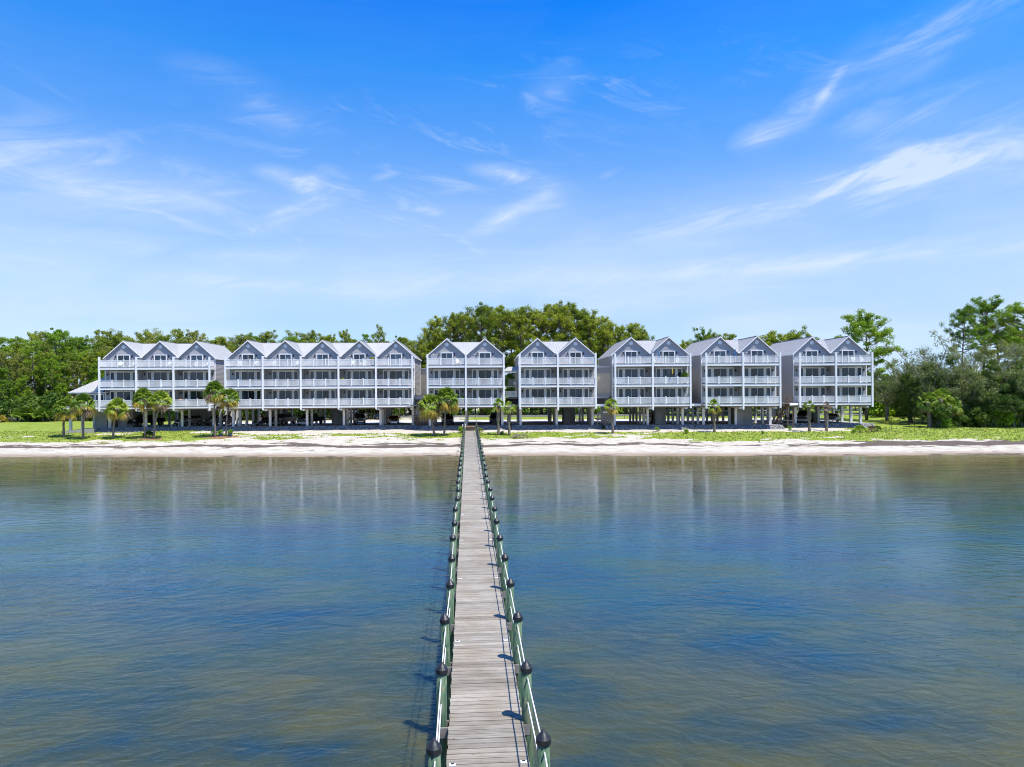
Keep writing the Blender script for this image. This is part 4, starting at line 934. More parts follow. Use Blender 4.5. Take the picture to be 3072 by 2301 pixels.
def leafcloud(cen, rad, cnt, size, squash=.6, up=.35, elong=1.0):
    """quads scattered in ellipsoids; cen (n,3), rad (n,)"""
    n_ = len(cen); idx = np.repeat(np.arange(n_), cnt); tot = len(idx)
    d = rng.normal(size=(tot, 3)); d /= np.linalg.norm(d, axis=1)[:, None]
    r = rng.uniform(0, 1, tot)**.45
    pos = cen[idx] + d*(r*rad[idx])[:, None]*np.array([1, 1, squash])
    nrm = d + rng.normal(size=(tot, 3))*.6 + np.array([0, 0, up]); nrm /= np.linalg.norm(nrm, axis=1)[:, None]
    t = np.cross(nrm, rng.normal(size=(tot, 3))); t /= np.linalg.norm(t, axis=1)[:, None]; bt = np.cross(nrm, t)
    s = rng.uniform(.6, 1.3, tot)[:, None]*size
    A = pos - t*s*elong; Bq = pos + bt*s*.5/elong; Cq = pos + t*s*elong; Dq = pos - bt*s*.5/elong
    Vq = np.stack([A, Bq, Cq, Dq], 1).reshape(-1, 3); return Vq
def cloudmesh(name, Vq): return npmesh(name, Vq, np.arange(len(Vq)).reshape(-1, 4))

def potplant(p, s, label, leaf='shrub', pot='pot'):
    o = thing('potted_plant', p, 0, label, 'plant pot'); MB().lathe([(.14*s, 0), (.2*s, .2*s), (.24*s, .4*s), (.22*s, .42*s), (.0, .38*s)], 14).build('pot', pot, o, smooth=False)
    put('foliage', cloudmesh('foliage', leafcloud(np.array([(0, 0, .6*s)]), np.array([.32*s]), 160, .09*s, .9)), leaf, o)
for (x, y, l_) in ((1745, 1345, 'blue glazed pot beside the slim palm trunk, leftmost of three'), (1825, 1335, 'blue glazed pot with green plant between the two palm trunks'), (1935, 1330, 'blue glazed pot with a leafy plant right of the two palms')):
    X, Y = 200+x*.2535, 101.5; pt = P(X, 1300, Y); potplant((pt.x, Y, gz(pt.x, Y)-.02), 1.35, l_)
for (b, bi, k, t, fz, sc_, lf, lb) in ((b1, 1, 2, .15, F1, 1.5, 'orangef', 'pot of red orange flowers at the left end of a lowest balcony, three-gable building'), (b2, 2, 0, .93, F3, 1.3, 'shrub', 'green potted plant on a top balcony, first gable, five-gable building'), (b2, 2, 3, .08, F2, 1.6, 'yellowleaf', 'yellowish potted plant on a middle balcony, fourth gable, five-gable building'), (b3, 3, 0, .9, F1, 1.6, 'shrub', 'green potted plant near the divider, lowest balcony, pier building'), (b4, 4, 0, .8, F1, 1.2, 'palmdead', 'withered potted plant, lowest balcony, left gable, fin-wall building')):
    potplant(b[1]((k+t)*b[3], .6, fz-.03), sc_, lb, lf)
p = b5[1](b5[2]-.8, 1.0, F2-.03); potplant(p, 2.2, 'large leafy potted plant, right end of middle balcony, third building from right')
p = b2[1](b2[3]*3.9, .8, F3-.03); potplant(p, 1.7, 'potted yellow green plant, top balcony, fourth gable, five-gable building', 'yellowleaf')

def bench(p, rz, label, m_, w_=1.6, back=False, name='bench'):
    o = thing(name, p, rz, label, 'bench' if back else 'table')
    MB().box(-w_/2, -.25, .42 if back else .72, w_/2, .25, .47 if back else .77).build('seat' if back else 'table_top', m_, o)
    h_ = .42 if back else .72
    for x in (-w_/2+.08, w_/2-.12):
        for y in (-.2, .15): MB().box(x, y, 0, x+.06, y+.06, h_).build('leg', m_, o)
    if back:
        for z in (.6, .75, .9): MB().box(-w_/2, .22, z-.05, w_/2, .26, z+.05).build('back_slat', m_, o)
    return o
for (b, D, px, v, l_, m_, bk) in ((b2, 14.5, 640+275*.2893, 2.6, 'white folding table under the first gable of the long building', 'white', False), (b1, 14.5, 200+1245*.2535, 2.2, 'small white table near the middle of the first building', 'white', False), (b4, 18.5, 1200+1872*.2897, 4, 'brown wooden bench under the right bay of the fin-wall building', 'brownwood', True), (b2, 14.5, 1035, 4.5, 'small brown table among columns under the third gable of the long building', 'brownwood', False)):
    u = pxu(b, px, v); bench(cw(b, D, u, v), b[0].rotation_euler.z, l_, m_, 1.35, bk, 'bench' if bk else 'side_table')
# two white boards standing left of the pier stairs
for (x, l_) in ((1200+655*.2897, 'left one of two white boards standing upright beside the pier stairs'), (1200+672*.2897, 'right one of two white boards standing upright beside the pier stairs')):
    Y = 104.6; pt = P(x, 1280, Y); g0 = gz(pt.x, Y); o = thing('white_board', (pt.x, Y, g0-.1), R(0), l_, 'board', 'white boards by the pier stairs')
    MB().box(-.17, -.03, 0.05, .17, .03, 1.35).build('panel', 'white', o); MB().box(-.03, .03, 0, .03, .08, 1.3).build('stake', 'graywood', o)

# mulch beds
for (x, y, rx, ry) in ((200+965*.2535, 100.3, 2.3, .8), (200+1810*.2535, 101.2, 3.0, .9)):
    pt = P(x, 1300, y); q = MB(); ring = []
    for k in range(28):
        a_ = k/28*6.283; rr = 1+.15*math.sin(3*a_+x); ring.append((pt.x+math.cos(a_)*rx*rr, y+math.sin(a_)*ry*rr))
    c_ = (pt.x, y, gz(pt.x, y)+.13)
    for k in range(28):
        A, Bq = ring[k], ring[(k+1) % 28]; q.poly(c_, (*A, gz(*A)+.01), (*Bq, gz(*Bq)+.01))
    q.build('mulch_bed', 'mulch', kind='structure')

# driftwood pile
pt = P(1200+1245*.2897, 1316, 98.2); o = thing('driftwood_pile', (pt.x, 98.2, gz(pt.x, 98.2)), 0, 'tangled pile of gray driftwood on the sand right of the pier', 'driftwood')
for i in range(26):
    a_ = random.uniform(0, 6.28); t = random.uniform(-.5, .6); L1 = random.uniform(.5, 1.3); x0, y0 = random.uniform(-1.2, 1.2), random.uniform(-.6, .6); z0 = random.uniform(.02, .5)
    MB().tube([(x0, y0, z0), (x0+math.cos(a_)*L1*.5, y0+math.sin(a_)*L1*.5, z0+t*.3+.05), (x0+math.cos(a_)*L1, y0+math.sin(a_)*L1, max(.02, z0+t*.5))], [random.uniform(.03, .07), .04, .015], 6).build('branch', 'drift', o)

# ------------------------------------------------------------------ trees
def pine_mesh(h, cb, spread, nl, seed, lean=.0, dens=70, top=True, dead=.0, sq=.85):
    rd = random.Random(seed); q = MB(); pts = []; rr = []
    lx, ly = rd.uniform(-1, 1)*lean, rd.uniform(-1, 1)*lean; ph = rd.uniform(0, 6)
    def tp(t): return Vector((lx*h*t*t + .25*math.sin(ph+t*5)*t, ly*h*t*t + .25*math.cos(ph+t*4)*t, h*t))
    r0 = .012*h+.05
    for i in range(9): t = i/8*.97; pts.append(tp(t)); rr.append(r0*(1-t*.85))
    q.tube(pts, rr, 8); cen = []; rad = []
    for i in range(nl):
        f = (i+rd.random()*.7)/nl; t = cb+(1-cb)*f*.97; a_ = i*2.4+rd.uniform(-.5, .5)
        prof = math.sin(math.pi*min(1, .18+f*.80))**.75; Ls = spread*(.45+.7*prof)*rd.uniform(.6, 1.15)*(1-.35*f)
        rise = rd.uniform(-.1, .55)+f*.6; p0 = tp(t); dx, dy = math.cos(a_), math.sin(a_)
        p1 = p0+Vector((dx*Ls*.5, dy*Ls*.5, rise*Ls*.35)); p2 = p0+Vector((dx*Ls, dy*Ls, rise*Ls))
        q.tube([p0, p1, p2], [r0*.34*(1-f*.5), r0*.2, .025], 5, False)
        if rd.random() < dead: continue
        nsub = 4 if Ls > 1.6 else 3
        for j in range(nsub):
            s_ = .45+.6*(j+rd.random()*.6)/nsub; side = rd.uniform(-1, 1)*Ls*.32
            pc = p0.lerp(p2, min(s_, 1.0))+Vector((-dy*side, dx*side, rd.uniform(-.35, .95)))
            q.tube([p0.lerp(p2, min(s_*.8, .9)), pc], [.05, .02], 4, False)
            cen.append(pc); rad.append(rd.uniform(.45, .85)*(.6+.10*spread))
    for j in range(4 if top else 2): cen.append(tp(.97)+Vector((rd.uniform(-.7, .7), rd.uniform(-.7, .7), rd.uniform(-.4, .6)))); rad.append(rd.uniform(.6, .95))
    Vq = leafcloud(np.array([tuple(c) for c in cen]), np.array(rad), dens, .15, sq, .5, 1.2)
    return q.mesh('trunk', True), cloudmesh('crown', Vq)
pines = [pine_mesh(20, .50+.06*(i % 3), 3.2+.5*(i % 3), 20+2*(i % 4), 100+i, .03, 78) for i in range(7)]
talls = [pine_mesh(25, .55, 4.2, 22, 150+i, .03, 110) for i in range(3)]
youngs = [pine_mesh(13, .16, 2.6, 34, 200+i, .02, 70) for i in range(3)]
def oak_mesh(h, spread, seed, cnt=90, nl=13, leaf=.15, gaps=.25, th_=.55):
    rd = random.Random(seed); q = MB(); cen = []; rad = []; r0 = .03*h
    th = h*.28; q.tube([(0, 0, -.3), (.1, .05, th*.5), (0, 0, th)], [r0*1.3, r0, r0*.85], 9)
    for i in range(nl):
        a_ = i*2.4+rd.uniform(-.3, .3); f = i/nl; Ls = spread*rd.uniform(.7, 1.1); rise = .15+f*1.25
        nrm_ = math.hypot(1, rise); p0 = Vector((0, 0, th*rd.uniform(.75, 1))); d = Vector((math.cos(a_)/nrm_, math.sin(a_)/nrm_, rise/nrm_)); Lr = Ls*(1 if rise < .8 else (h-th)/spread*.95)
        pm_ = p0+d*Lr*.5+Vector((rd.uniform(-.5, .5), rd.uniform(-.5, .5), rd.uniform(0, .6))); pe = p0+d*Lr+Vector((0, 0, -.08*Lr*(rise < .8)))
        q.tube([p0, pm_, pe], [r0*th_, r0*th_*.5, .03], 6, False)
        for j in range(8):
            if rd.random() < gaps: continue
            s_ = rd.uniform(.45, 1.05); bs = (pm_.lerp(pe, (s_-.5)*2) if s_ > .5 else p0.lerp(pm_, s_*2)); off = Vector((rd.uniform(-1, 1), rd.uniform(-1, 1), rd.uniform(-.3, .9)))*spread*.26
            pc = bs+off; q.tube([bs, pc], [r0*.14, .02], 4, False); cen.append(pc); rad.append(rd.uniform(.6, 1.25)*(.5+.1*spread))
    Vq = leafcloud(np.array([tuple(c) for c in cen]), np.array(rad), cnt, leaf, .7, .4)
    return q.mesh('trunk', True), cloudmesh('crown', Vq)
oaks = [oak_mesh(10, 4.6, 300+i, 150, 14, .15, .25) for i in range(3)]
sparse = [oak_mesh(13, 5.0, 320+i, 85, 20, .12, .22, .32) for i in range(2)]
def shrub_mesh(seed, r=1.3, cnt=110):
    rd = random.Random(seed); cen = []; rad = []; q = MB()
    for i in range(9):
        a_ = rd.uniform(0, 6.28); d = rd.uniform(0, .7)*r; c = (math.cos(a_)*d, math.sin(a_)*d, rd.uniform(.25, 1.3)*r); cen.append(c); rad.append(rd.uniform(.35, .6)*r); q.tube([(c[0]*.2, c[1]*.2, -.1), c], [.05, .02], 4, False)
    return q.mesh('stem', True), cloudmesh('crown', leafcloud(np.array(cen), np.array(rad), cnt, .13, .85, .3))
shrubs = [shrub_mesh(400+i) for i in range(4)]
def tree(name, mp_, x, y, h, base_h, label, cat, group, leaf, bark, sx_=None, rz=None, part='trunk'):
    z = gz(x, y) if y < 175 else 1.7
    o = thing(name, (x, y, z-.05), rz if rz is not None else random.uniform(0, 6.28), label, cat, group)
    base_h = cached(('top', mp_[1].name), lambda: max(v.co.z for v in mp_[1].vertices))
    if part == 'trunk' and name != 'weed_clump': s_ = h/base_h; sx_ = sx_
    s_ = h/base_h; o.scale = ((sx_ or s_), (sx_ or s_), s_)
    put(part, mp_[0], bark, o); 
    me = mp_[1]
    key = (me.name, leaf)
    if me.materials and me.materials[0] != M[leaf]:
        me = cached(('lm', me.name, leaf), lambda: me.copy())
        if me.materials[0] != M[leaf]: me.materials[0] = M[leaf]
    put('crown', me, leaf, o)
    return o
# left wood: silhouette y (3072 px) by x
LW = 'pines of the wood left of and behind the buildings'
def sil(x): return np.interp(x, [0, 120, 300, 420, 600, 900, 1080, 1200, 1260], [1000, 996, 1003, 993, 1003, 1004, 1010, 1014, 1025])
cnt = 0
for row, (Y, step) in enumerate(((149, 3.4), (155, 3.6), (162, 4.2), (171, 4.8), (182, 5.2))):
    X = -130+row
    while X < -24+row*2.5:
        x = X+random.uniform(-1.1, 1.1); y = Y+random.uniform(-2.3, 2.3)
        px = x/y*2048+1536
        top = P(px, sil(px)+random.choice((-16, -7, 0, 4, 9, 14, 20, 24)), y).z
        h = top-1.7
        if row == 0: h *= random.uniform(.72, .9)
        if row == 1: h *= random.uniform(.82, .97)
        if px > -60:
            tree('pine_tree', pines[random.randrange(7)], x, y, h, 20.3, 'slash pine among the dense bright green wood at the left', 'tree', LW, random.choice(('pine', 'pine', 'pineyoung', 'olivepine')), 'bark', sx_=h/20.3*random.uniform(.9, 1.2)); cnt += 1
        X += step
# young pines and undergrowth at the wood's edge on the left
for i in range(44):
    x = -118+i*2.2+random.uniform(-1, 1); y = 150+random.uniform(0, 14); tree('young_pine', youngs[i % 3], x, y, random.uniform(9, 13.5), 13.2, 'bushy young pine filling the wood under the tall pines at the left', 'tree', 'young pines under the left wood', 'pineyoung' if i % 2 else 'pine', 'bark')
for i in range(34):
    x = -112+i*2.6+random.uniform(-1, 1); y = 145+random.uniform(-1.5, 3)
    if i % 3 != 1: tree('young_pine', youngs[i % 3 if False else random.randrange(3)], x, y, random.uniform(8, 13.5), 13.2, 'bushy young pine at the front edge of the left wood', 'tree', 'young pines along the front of the left wood', 'pineyoung', 'bark')
for i in range(46):
    x = -113+i*1.95+random.uniform(-.6, .6); y = 142.5+random.uniform(-1.2, 2.5); s_ = random.uniform(3.0, 6.4)
    tree('bush', shrubs[random.randrange(4)], x, y, s_, 2.3, 'dark green bush in the undergrowth below the left wood', 'bush', 'bushes below the left wood', 'darkshrub' if random.random() < .8 else 'pineyoung', 'bark', part='stem')
# hedge and bushes seen under and beyond the buildings
for i in range(62):
    x = -48+i*2.05+random.uniform(-.5, .5); y = 159+random.uniform(-1, 1.5); s_ = random.uniform(3.0, 4.6)
    tree('hedge_bush', shrubs[random.randrange(4)], x, y, s_, 2.3, 'leafy bush in the hedge beyond the road, seen under the buildings', 'bush', 'bushes of the hedge beyond the road', 'shrub' if random.random() < .6 else 'darkshrub', 'bark', part='stem')
# tall pine stand behind the middle
CT = [(1295, 975), (1318, 945), (1345, 935), (1375, 930), (1405, 926), (1440, 906), (1470, 905), (1500, 915), (1530, 922), (1560, 913), (1590, 912), (1620, 916), (1650, 903), (1680, 905), (1705, 905), (1735, 916), (1760, 922), (1785, 940), (1805, 955), (1835, 975), (1870, 965), (1895, 960), (1925, 985), (1945, 998)]
NTH = 'first second third fourth fifth sixth seventh eighth ninth tenth eleventh twelfth thirteenth fourteenth fifteenth sixteenth seventeenth eighteenth nineteenth twentieth twenty-first twenty-second twenty-third twenty-fourth'.split()
CL = 'tall pines of the stand behind the middle buildings'
for i, (px, py) in enumerate(CT):
    for r_ in range(2 if i % 3 == 0 else 1):
        y = 161+random.uniform(-3, 5)+r_*9; pp = P(px+random.uniform(-8, 8)+r_*14, py+random.uniform(-3, 6)+r_*16, y)
        tree('tall_pine', pines[(i*3+r_) % 7], pp.x, y, pp.z-1.7, 20.3, ('tall slash pine at the front of the stand, %s from its left end' % NTH[i]) if r_ == 0 else 'tall slash pine in the back rank of the stand behind the middle buildings', 'tree', CL, 'pine', 'bark', sx_=(pp.z-1.7)/20.3*random.uniform(.92, 1.1))
for i in range(20):   # lower trees at the stand's foot and between
    px = 1230+i*38+random.uniform(-10, 10); y = 161+random.uniform(-2, 3); pp = P(px, random.uniform(1035, 1080), y)
    tree('young_pine', youngs[i % 3], pp.x, y, pp.z-1.7, 13.2, 'lower bushy pine at the foot of the tall stand behind the middle buildings', 'tree', 'lower pines at the foot of the tall stand', 'pineyoung', 'bark')
# small trees left of the stand
for (px, py, lb) in ((1140, 970, 'leaning pine with a sparse crown above the right end of the long roof'), (1032, 985, 'slim lone pine poking above the long building'), (1258, 998, 'small round-crowned pine just left of the tall stand'), (1200, 1005, 'pine with open limbs above the last gable of the long building')):
    y = 158; pp = P(px, py, y); tree('pine_tree', pines[(px) % 7], pp.x, y, pp.z-1.7, 20.3, lb, 'tree', None, 'pine', 'bark', sx_=.62)
# broad pines behind the right buildings
broad = [pine_mesh(17, .40, 5.6, 38, 500+i, .04, 130, dead=.05, sq=.7) for i in range(4)]
rights = [pine_mesh(25, .62, 4.6, 30, 520+i, .03, 100, dead=.08) for i in range(3)]
def pineat(px, py, y, bm_, lb, sx_=1.0, leaf='pine', bh=17.4):
    pp = P(px, py, y); h = pp.z-1.7; return tree('broad_pine', bm_, pp.x, y, h, bh, lb, 'tree', None, leaf, 'bark', sx_=sx_, rz=px*.7)
pineat(2108, 978, 150, broad[0], 'dark narrow pine crown between the third and second buildings from the right', .55, 'pineyoung')
pineat(2155, 992, 146, broad[1], 'broad flat pine crown behind the second building from the right', 1.0)
pineat(2060, 1012, 150, broad[2], 'low round pine crown peeking left of the second building from the right', .62)
pineat(2330, 985, 146, broad[2], 'wide spreading pine behind the gap of the two right-hand buildings', 1.1)
pineat(2380, 972, 148, broad[3], 'upright pine crown behind the left gable of the right end building', .75)
pineat(2195, 1000, 150, broad[3], 'low rounded pine behind the right gable of the second building from the right', 1.0)
pineat(2110, 1004, 154, broad[0], 'rounded pine crown over the left roof of the second building from the right', .95)
pineat(2285, 1006, 152, broad[1], 'rounded pine crown left of the right-hand roofs, above the gap', .95)
pineat(2415, 994, 154, broad[2], 'small rounded pine crown behind the first ridge of the right end building', .8)
pineat(2598, 926, 128, broad[1], 'big spreading pine with dark limbs behind the right end building', 1.12, 'pineyoung')
pineat(2882, 898, 118, rights[0], 'tall slim pine with a bare trunk standing above the gray trees', .60, leaf='pineyoung', bh=25)
pineat(2950, 884, 122, rights[1], 'tallest pine at the right, its crown above the pale dead limbs', .98, leaf='pineyoung', bh=25)
pineat(3085, 898, 118, rights[2], 'dark tall pine cut by the right edge of the photo', 1.0, leaf='pineyoung', bh=25)
pineat(2995, 950, 130, rights[2], 'broad yellow green pine behind the pale dead limbs', 1.05, bh=25)
pineat(3050, 985, 126, broad[1], 'wide pine with heavy dark trunk near the right edge', 1.1)
# live oaks and thicket at the right
def oakat(px, py, y, om, lb, bh, sx_, leaf='oak', bark='oakbark', nm='oak_tree', grp=None):
    pp = P(px, py, y); h = pp.z-1.9; return tree(nm, om, pp.x, y, h, bh, lb, 'tree', grp, leaf, bark, sx_=sx_, rz=px*.3)
oakat(2790, 1012, 116, sparse[0], 'gray green oak with airy crown and pale limbs right of the end building', 14, 1.05)
oakat(2730, 1045, 120, sparse[1], 'gray green oak leaning toward the right end building', 14, .85)
oakat(2945, 975, 114, sparse[1], 'half bare oak with bleached pale trunk at the right', 14, .95)
oakat(2660, 1075, 124, sparse[0], 'airy gray green oak touching the right corner of the end building', 14, .8)
oakat(2850, 1030, 120, sparse[0], 'tall airy oak behind the palm clump', 14, .9)
oakat(2870, 1060, 118, oaks[0], 'dark rounded oak between the airy oak and the bleached one', 11, 1.2, 'darkshrub')
for i, (px, py, y) in enumerate(((2960, 1085, 112), (3010, 1070, 112), (3060, 1080, 110), (2900, 1120, 111), (3040, 1130, 107), (2985, 1140, 108), (3095, 1110, 108), (2700, 1110, 150), (2650, 1120, 152), (2750, 1100, 148), (2800, 1095, 136), (2620, 1150, 156), (2850, 1110, 126))):
    oakat(px, py, y, oaks[i % 3], 'dense dark oak of the right-hand thicket, '+['in the middle of its front', 'right of the bleached trunk', 'near the right edge, tall', 'at its left front corner', 'low one near the right edge', 'low one before the bleached trunk', 'cut by the right edge', 'beyond the road, left one', 'beyond the road by the end building', 'beyond the road, right one', 'behind the palm clump', 'seen through the end building columns', 'behind the left front corner'][i], 11, max(.75, (P(px, py, y).z-1.9)/11*1.05), 'darkshrub' if i % 3 else 'oak', grp='oaks of the thicket at the right')
for i in range(44):
    px = 2830+i*9+random.uniform(-6, 6) if i < 30 else 2600+(i-30)*17; y = random.uniform(106, 112) if i < 30 else random.uniform(152, 160); pp = P(px, 1200, y)
    tree('bush', shrubs[i % 4], pp.x, y, random.uniform(1.6, 4.2), 2.3, 'green bush in the undergrowth of the right-hand thicket', 'bush', 'bushes of the right-hand thicket', 'shrub' if i % 2 else 'darkshrub', 'bark', part='stem')
for i in range(34):
    px = 2628+i*7.5+random.uniform(-5, 5); y = random.uniform(138, 149); pp = P(px, 1200, y)
    tree('bush', shrubs[i % 4], pp.x, y, random.uniform(3.2, 6.0), 2.3, 'green bush at the back of the right lawn before the guardrail', 'bush', 'bushes at the back of the right lawn', 'shrub' if i % 3 else 'darkshrub', 'bark', part='stem')
for i in range(16):
    px = 2700+i*24+random.uniform(-8, 8); y = random.uniform(113, 121); pp = P(px, 1200, y)
    tree('young_pine', youngs[i % 3], pp.x, y, random.uniform(6, 9.5), 13.2, 'dark leafy small tree filling the right-hand thicket', 'tree', 'small trees filling the right-hand thicket', 'darkshrub', 'bark')
for i in range(40):    # background beyond
    px = 2480+i*17; y = random.uniform(172, 190); pp = P(px, random.uniform(1095, 1125), y)
    tree('young_pine', youngs[i % 3], pp.x, y, pp.z-1.7, 13.2, 'distant bushy tree beyond the road at the right', 'tree', 'distant trees beyond the road at the right', 'pineyoung', 'bark')
for i in range(30):
    px = 1960+i*19; y = random.uniform(166, 176); pp = P(px, random.uniform(1070, 1110), y)
    tree('young_pine', youngs[i % 3], pp.x, y, pp.z-1.7, 13.2, 'bushy tree beyond the road behind the right-hand buildings', 'tree', 'trees beyond the road behind the right-hand buildings', 'pineyoung', 'bark')

# ------------------------------------------------------------------ palms
def frond(V_, F_, base, az_, el_, pet, rad_, droop, segs=13, spread_=2.5, seed=None):
    d = Vector((math.cos(az_)*math.cos(el_), math.sin(az_)*math.cos(el_), math.sin(el_)))
    side = Vector((-math.sin(az_), math.cos(az_), 0)); up = side.cross(d)*-1
    if up.z < 0: up = -up
    rl = random.gauss(0, .6); side, up = side*math.cos(rl)+up*math.sin(rl), up*math.cos(rl)-side*math.sin(rl)
    hub = base+d*pet; o = len(V_)
    w = .018; V_ += [tuple(base-side*w), tuple(base+side*w), tuple(hub+side*w), tuple(hub-side*w)]; F_.append((o, o+1, o+2, o+3))
    for i in range(segs):
        a_ = (i/(segs-1)-.5)*spread_; dd_ = (d*math.cos(a_)+side*math.sin(a_)).normalized(); ln = rad_*(1-.25*abs(i/(segs-1)-.5))*random.uniform(.85, 1.1)
        fold = up*(.10*math.cos(a_*2)); wd = side*math.cos(a_)-d*math.sin(a_); wv = wd*rad_*.078
        mid = hub+dd_*ln*.55+fold*ln; tip = hub+dd_*ln+Vector((0, 0, -droop*ln))+fold*.3
        o = len(V_); V_ += [tuple(hub), tuple(mid-wv), tuple(tip), tuple(mid+wv)]; F_.append((o, o+1, o+2, o+3))
def palm(px_b, py_b, px_c, py_c, Y, R_, label, nf=34, tr=.15, boots=False, old=.18, deadn=5, dead_only=False):
    B0 = P(px_b, py_b, Y); x0, y0 = B0.x, Y; z0 = gz(x0, y0); C0 = P(px_c, py_c, Y)
    o = thing('palm_tree', (x0, y0, z0-.05), 0, label, 'palm tree', 'palms along the beach'); h = C0.z-z0-.1*R_; lean = C0.x-x0
    q = MB(); pts = []; rr = []
    for i in range(15):
        t = i/14; pts.append((lean*(t**1.3)+.04*math.sin(t*9), .03*math.cos(t*7), h*t)); r_ = tr*(1.25-.35*min(1, t*4)) if t < .25 else tr*(.9+.1*math.sin(i*2.1))
        if boots and t > .45: r_ = tr*1.35
        rr.append(r_)
    q.tube(pts, rr, 10)
    tk = q.build('trunk', 'palmbark', o, smooth=True)
    if boots:
        q = MB()
        for i in range(60):
            t = .45+.53*i/60; a_ = i*2.4; c = Vector((lean*(t**1.3), 0, h*t)); d = Vector((math.cos(a_), math.sin(a_), 0)); s_ = Vector((-d.y, d.x, 0))
            q.poly(c+d*tr*1.1-s_*.05, c+d*tr*1.1+s_*.05, c+d*tr*2.0+s_*.09+Vector((0, 0, .22)), c+d*tr*1.7+Vector((0, 0, .16)), c+d*tr*2.0-s_*.09+Vector((0, 0, .22)))
        q.build('leaf_boots', 'palmbark', tk)
    top = Vector((lean, 0, h))
    sets = {'palm': ([], []), 'palmold': ([], []), 'palmdead': ([], [])}
    nf = int(nf*1.5) if nf > 20 else nf+3
    for i in range(nf):
        f = (i+.5)/nf; el_ = R(88)-f**.95*R(128)+random.uniform(-.12, .12); az_ = i*2.39996+random.uniform(-.2, .2)
        key = 'palm' if f < 1-old else ('palmold' if random.random() < .7 else 'palmdead')
        if dead_only: key = 'palmdead'
        pet = R_*random.uniform(.38, .52); frond(*sets[key], top+Vector((0, 0, -.25*f)), az_, el_, pet, R_*random.uniform(.5, .62), .15+.45*f)
    for i in range(deadn):
        frond(*sets['palmdead'], top+Vector((0, 0, -.25)), random.uniform(0, 6.28), R(random.uniform(-80, -55)), R_*.35, R_*.45, .3, 9, 1.6)
    for key, nm in (('palm', 'green_fronds'), ('palmold', 'yellow_fronds'), ('palmdead', 'dead_fronds')):
        if sets[key][0]: q = MB(); q.v, q.f = sets[key]; q.build(nm, key, o)
    return o
palm(189.7, 1301, 195, 1221, 103, 1.9, 'leaning palm with drooping gray skirt, first from the left', 40, .17, deadn=14)
palm(248.5, 1309.6, 250.6, 1209, 101, 2.0, 'straight palm in front of the sunroom wing, second from the left', 36, .17, old=.3)
palm(337.5, 1306.7, 352, 1220, 101, 1.8, 'leaning palm with pale green crown below the first gable', 34, .15)
palm(434.5, 1311, 429.4, 1190, 100.5, 1.8, 'palm with slightly curved trunk in the mulch bed, left of the close pair', 40, .13)
palm(459.8, 1312.4, 481.4, 1196, 100.3, 1.7, 'strongly leaning palm crossing its neighbour in the left mulch bed', 36, .13)
palm(644.9, 1307, 643.6, 1170, 101.2, 1.9, 'tallest palm, with orange old fronds, between the first two buildings', 42, .14, old=.26)
palm(676.6, 1303.5, 689, 1190, 101.8, 1.7, 'palm with a wavy trunk right beside the tallest palm and blue pots', 34, .12, old=.25)
palm(1301.4, 1305.9, 1289.8, 1214, 101, 2.1, 'full palm with many yellow old fronds, left one of the pair left of the pier', 48, .15, old=.30, deadn=6)
palm(1331.8, 1305, 1340.5, 1192, 101, 2.1, 'taller full green palm, right one of the pair left of the pier', 48, .15, old=.25)
palm(1494.9, 1305.9, 1495.5, 1210, 101, 1.15, 'thin-crowned palm with crosshatched trunk, left one of the pair right of the pier', 14, .19, True, .1, 1)
palm(1526.8, 1305.9, 1528, 1219, 101, 1.15, 'short-crowned palm with crosshatched trunk, right one of the pair right of the pier', 15, .19, True, .1, 1)
palm(1838, 1300, 1833.8, 1214, 102, 1.35, 'small yellow green palm in front of the wooden ramp', 18, .18, True, .3, 1)
palm(2143, 1296, 2142, 1214, 102.5, 1.2, 'small ragged palm in front of the second building from the right', 13, .18, True, .2, 1)
palm(2428, 1292, 2427, 1214, 102.5, 1.05, 'slim palm with few upright fronds in front of the right end building', 9, .19, True, 0, 0)
palm(2479.5, 1288, 2478.8, 1216, 103.5, .8, 'dead palm with a bare frayed top, rightmost on the beach', 5, .19, True, 0, 0, True)
# palm clump in the thicket and palmettos
for i, (a_, b_, c_, d_, lb) in enumerate(((2790, 1272, 2785, 1190, 'thick-trunked palm at the left of the clump before the thicket'), (2812, 1274, 2822, 1180, 'thick-trunked palm in the middle of the clump before the thicket'), (2840, 1272, 2850, 1200, 'thick-trunked palm at the right of the clump before the thicket'))):
    o = palm(a_, b_, c_, d_+12, 108, 2.0, lb, 20, .34, False, .10, 5)
    o['group'] = 'clump of palms before the right thicket'
def palmetto(px, Y, R_, label, leaf='palm', nf=16, h0=.2, grp=None):
    pt = P(px, 1250, Y); o = thing('palmetto', (pt.x, Y, gz(pt.x, Y)), 0, label, 'palmetto', grp); a_ = ([], [])
    for i in range(nf):
        f = (i+.5)/nf; frond(*a_, Vector((random.uniform(-.1, .1), random.uniform(-.1, .1), h0)), i*2.4, R(85)-f*R(75), R_*.5, R_*.55, .2)
    q = MB(); q.v, q.f = a_; q.build('fronds', leaf, o); MB().tube([(0, 0, -.1), (0, 0, h0+.05)], .12, 8).build('stem', 'palmbark', o); return o
for i, px in enumerate((70, 100, 128, 150)): palmetto(px, 141+i % 2, 2.6, 'tall palmetto clump at the foot of the left wood', 'palm', 24, .8+.5*(i % 2), 'palmettos at the foot of the left wood')
palmetto(2, 139, 1.5, 'yellowed palmetto at the very left edge of the photo', 'palmold', 20)
palmetto(2580, 101.5, 1.1, 'low spiky sago plant on the lawn before the right end building', 'palm', 18)
palmetto(2614, 101.8, .9, 'upright spiky yucca on the lawn at the corner of the right end building', 'palmdead', 14)
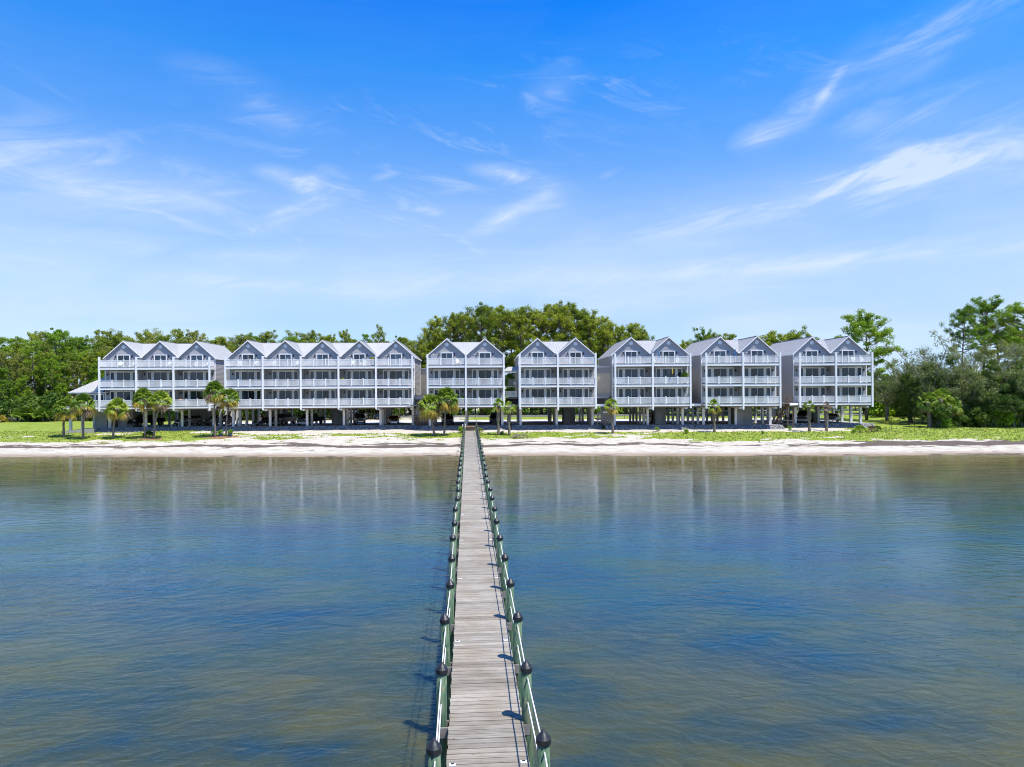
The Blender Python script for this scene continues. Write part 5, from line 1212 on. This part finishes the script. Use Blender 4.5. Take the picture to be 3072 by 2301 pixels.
palmetto(2632, 102.4, .8, 'small dark spiky plant on the lawn, rightmost of the three', 'darkshrub', 14)
palmetto(1437, 102.6, .95, 'spiky grass clump beside the end of the pier', 'grass', 20)
palmetto(447, 101.2, 1.1, 'dark fan plant between the trunks in the left mulch bed', 'darkshrub', 18)
# young yellow-green tree with stakes on the right lawn
pt = P(2673, 1290, 102.6); z0 = gz(pt.x, 102.6); o = thing('young_tree', (pt.x, 102.6, z0), 0, 'small staked yellow green tree on the right lawn', 'tree')
MB().tube([(0, 0, 0), (.05, 0, .8), (0, 0, 1.7)], [.06, .05, .02], 6).build('trunk', 'bark', o)
put('crown', cloudmesh('crown', leafcloud(np.array([(0, 0, 1.5), (-.7, 0, 1.3), (.7, .1, 1.4), (0, 0, 2.0), (1.2, 0, 1.6), (-1.1, .2, 1.6)]), np.array([.6, .5, .5, .5, .4, .4]), 110, .10, .6)), 'yellowleaf', o)
for x in (-.9, .9): MB().tube([(x, 0, 0), (x*.9, 0, .75)], .025, 6).build('stake', 'graywood', o)
for (px, Y, s_, lb) in ((2287, 100.5, .55, 'low dark green weed clump on the grass below the second building from the right'), (2560, 100, .7, 'small bush on the right lawn before the end building'), (2058, 101, .8, 'bright green weed clump on the grass below the third building from the right'), (1972, 104, .8, 'tuft of green weeds at the foot of the rubble, third building from the right'), (2368, 104, .8, 'tuft of green weeds between the two right-hand buildings'), (1507, 101.5, .7, 'round green weed clump between the pair of palms right of the pier'), (1382, 103.8, 1.1, 'grassy green clump at the foot of the white boards')):
    pt = P(px, 1280, Y); tree('weed_clump', shrubs[px % 4], pt.x, Y, s_, 2.3, lb, 'plant', None, 'shrub', 'bark', part='stem')

# ------------------------------------------------------------------ fence, guardrail, dock extras
fz = thing('chainlink_fence', (-56, 138.3, 1.7), 0, 'thin black wire fence at the back of the parking area', 'fence')
q = MB(); q.box(0, -.02, 1.36, 112, .02, 1.40); q.box(0, -.02, .75, 112, .02, .77); q.build('top_rail', 'black', fz)
pm_ = MB().tube([(0, 0, 0), (0, 0, 1.45)], .035, 6).mesh('fence_post')
for i in range(38): put('fence_post', pm_, 'black', fz, (i*3.03, 0, 0))
q = MB()
for i in range(560): q.box(i*.2, -.004, .03, i*.2+.008, .004, 1.36)
q.build('wires', 'black', fz, kind='stuff')
gr = thing('guardrail', (30, 157.3, 1.7), 0, 'galvanized guardrail on wooden posts along the road at the right', 'guardrail')
q = MB(); 
for (z_, y_) in ((.50, 0), (.58, -.06), (.66, 0), (.74, -.06), (.82, 0)):
    pass
q.hexa([(0, -.02, .5), (75, -.02, .5), (75, .03, .5), (0, .03, .5), (0, -.08, .66), (75, -.08, .66), (75, -.03, .66), (0, -.03, .66)]); q.hexa([(0, -.08, .665), (75, -.08, .665), (75, -.03, .665), (0, -.03, .665), (0, -.02, .85), (75, -.02, .85), (75, .03, .85), (0, .03, .85)])
q.build('rail', 'metal', gr)
pm_ = MB().box(-.09, .04, -.1, .09, .2, .95).mesh('rail_post')
for i in range(26): put('rail_post', pm_, 'brownwood', gr, (i*3, 0, 0))
# drop prototypes left unused
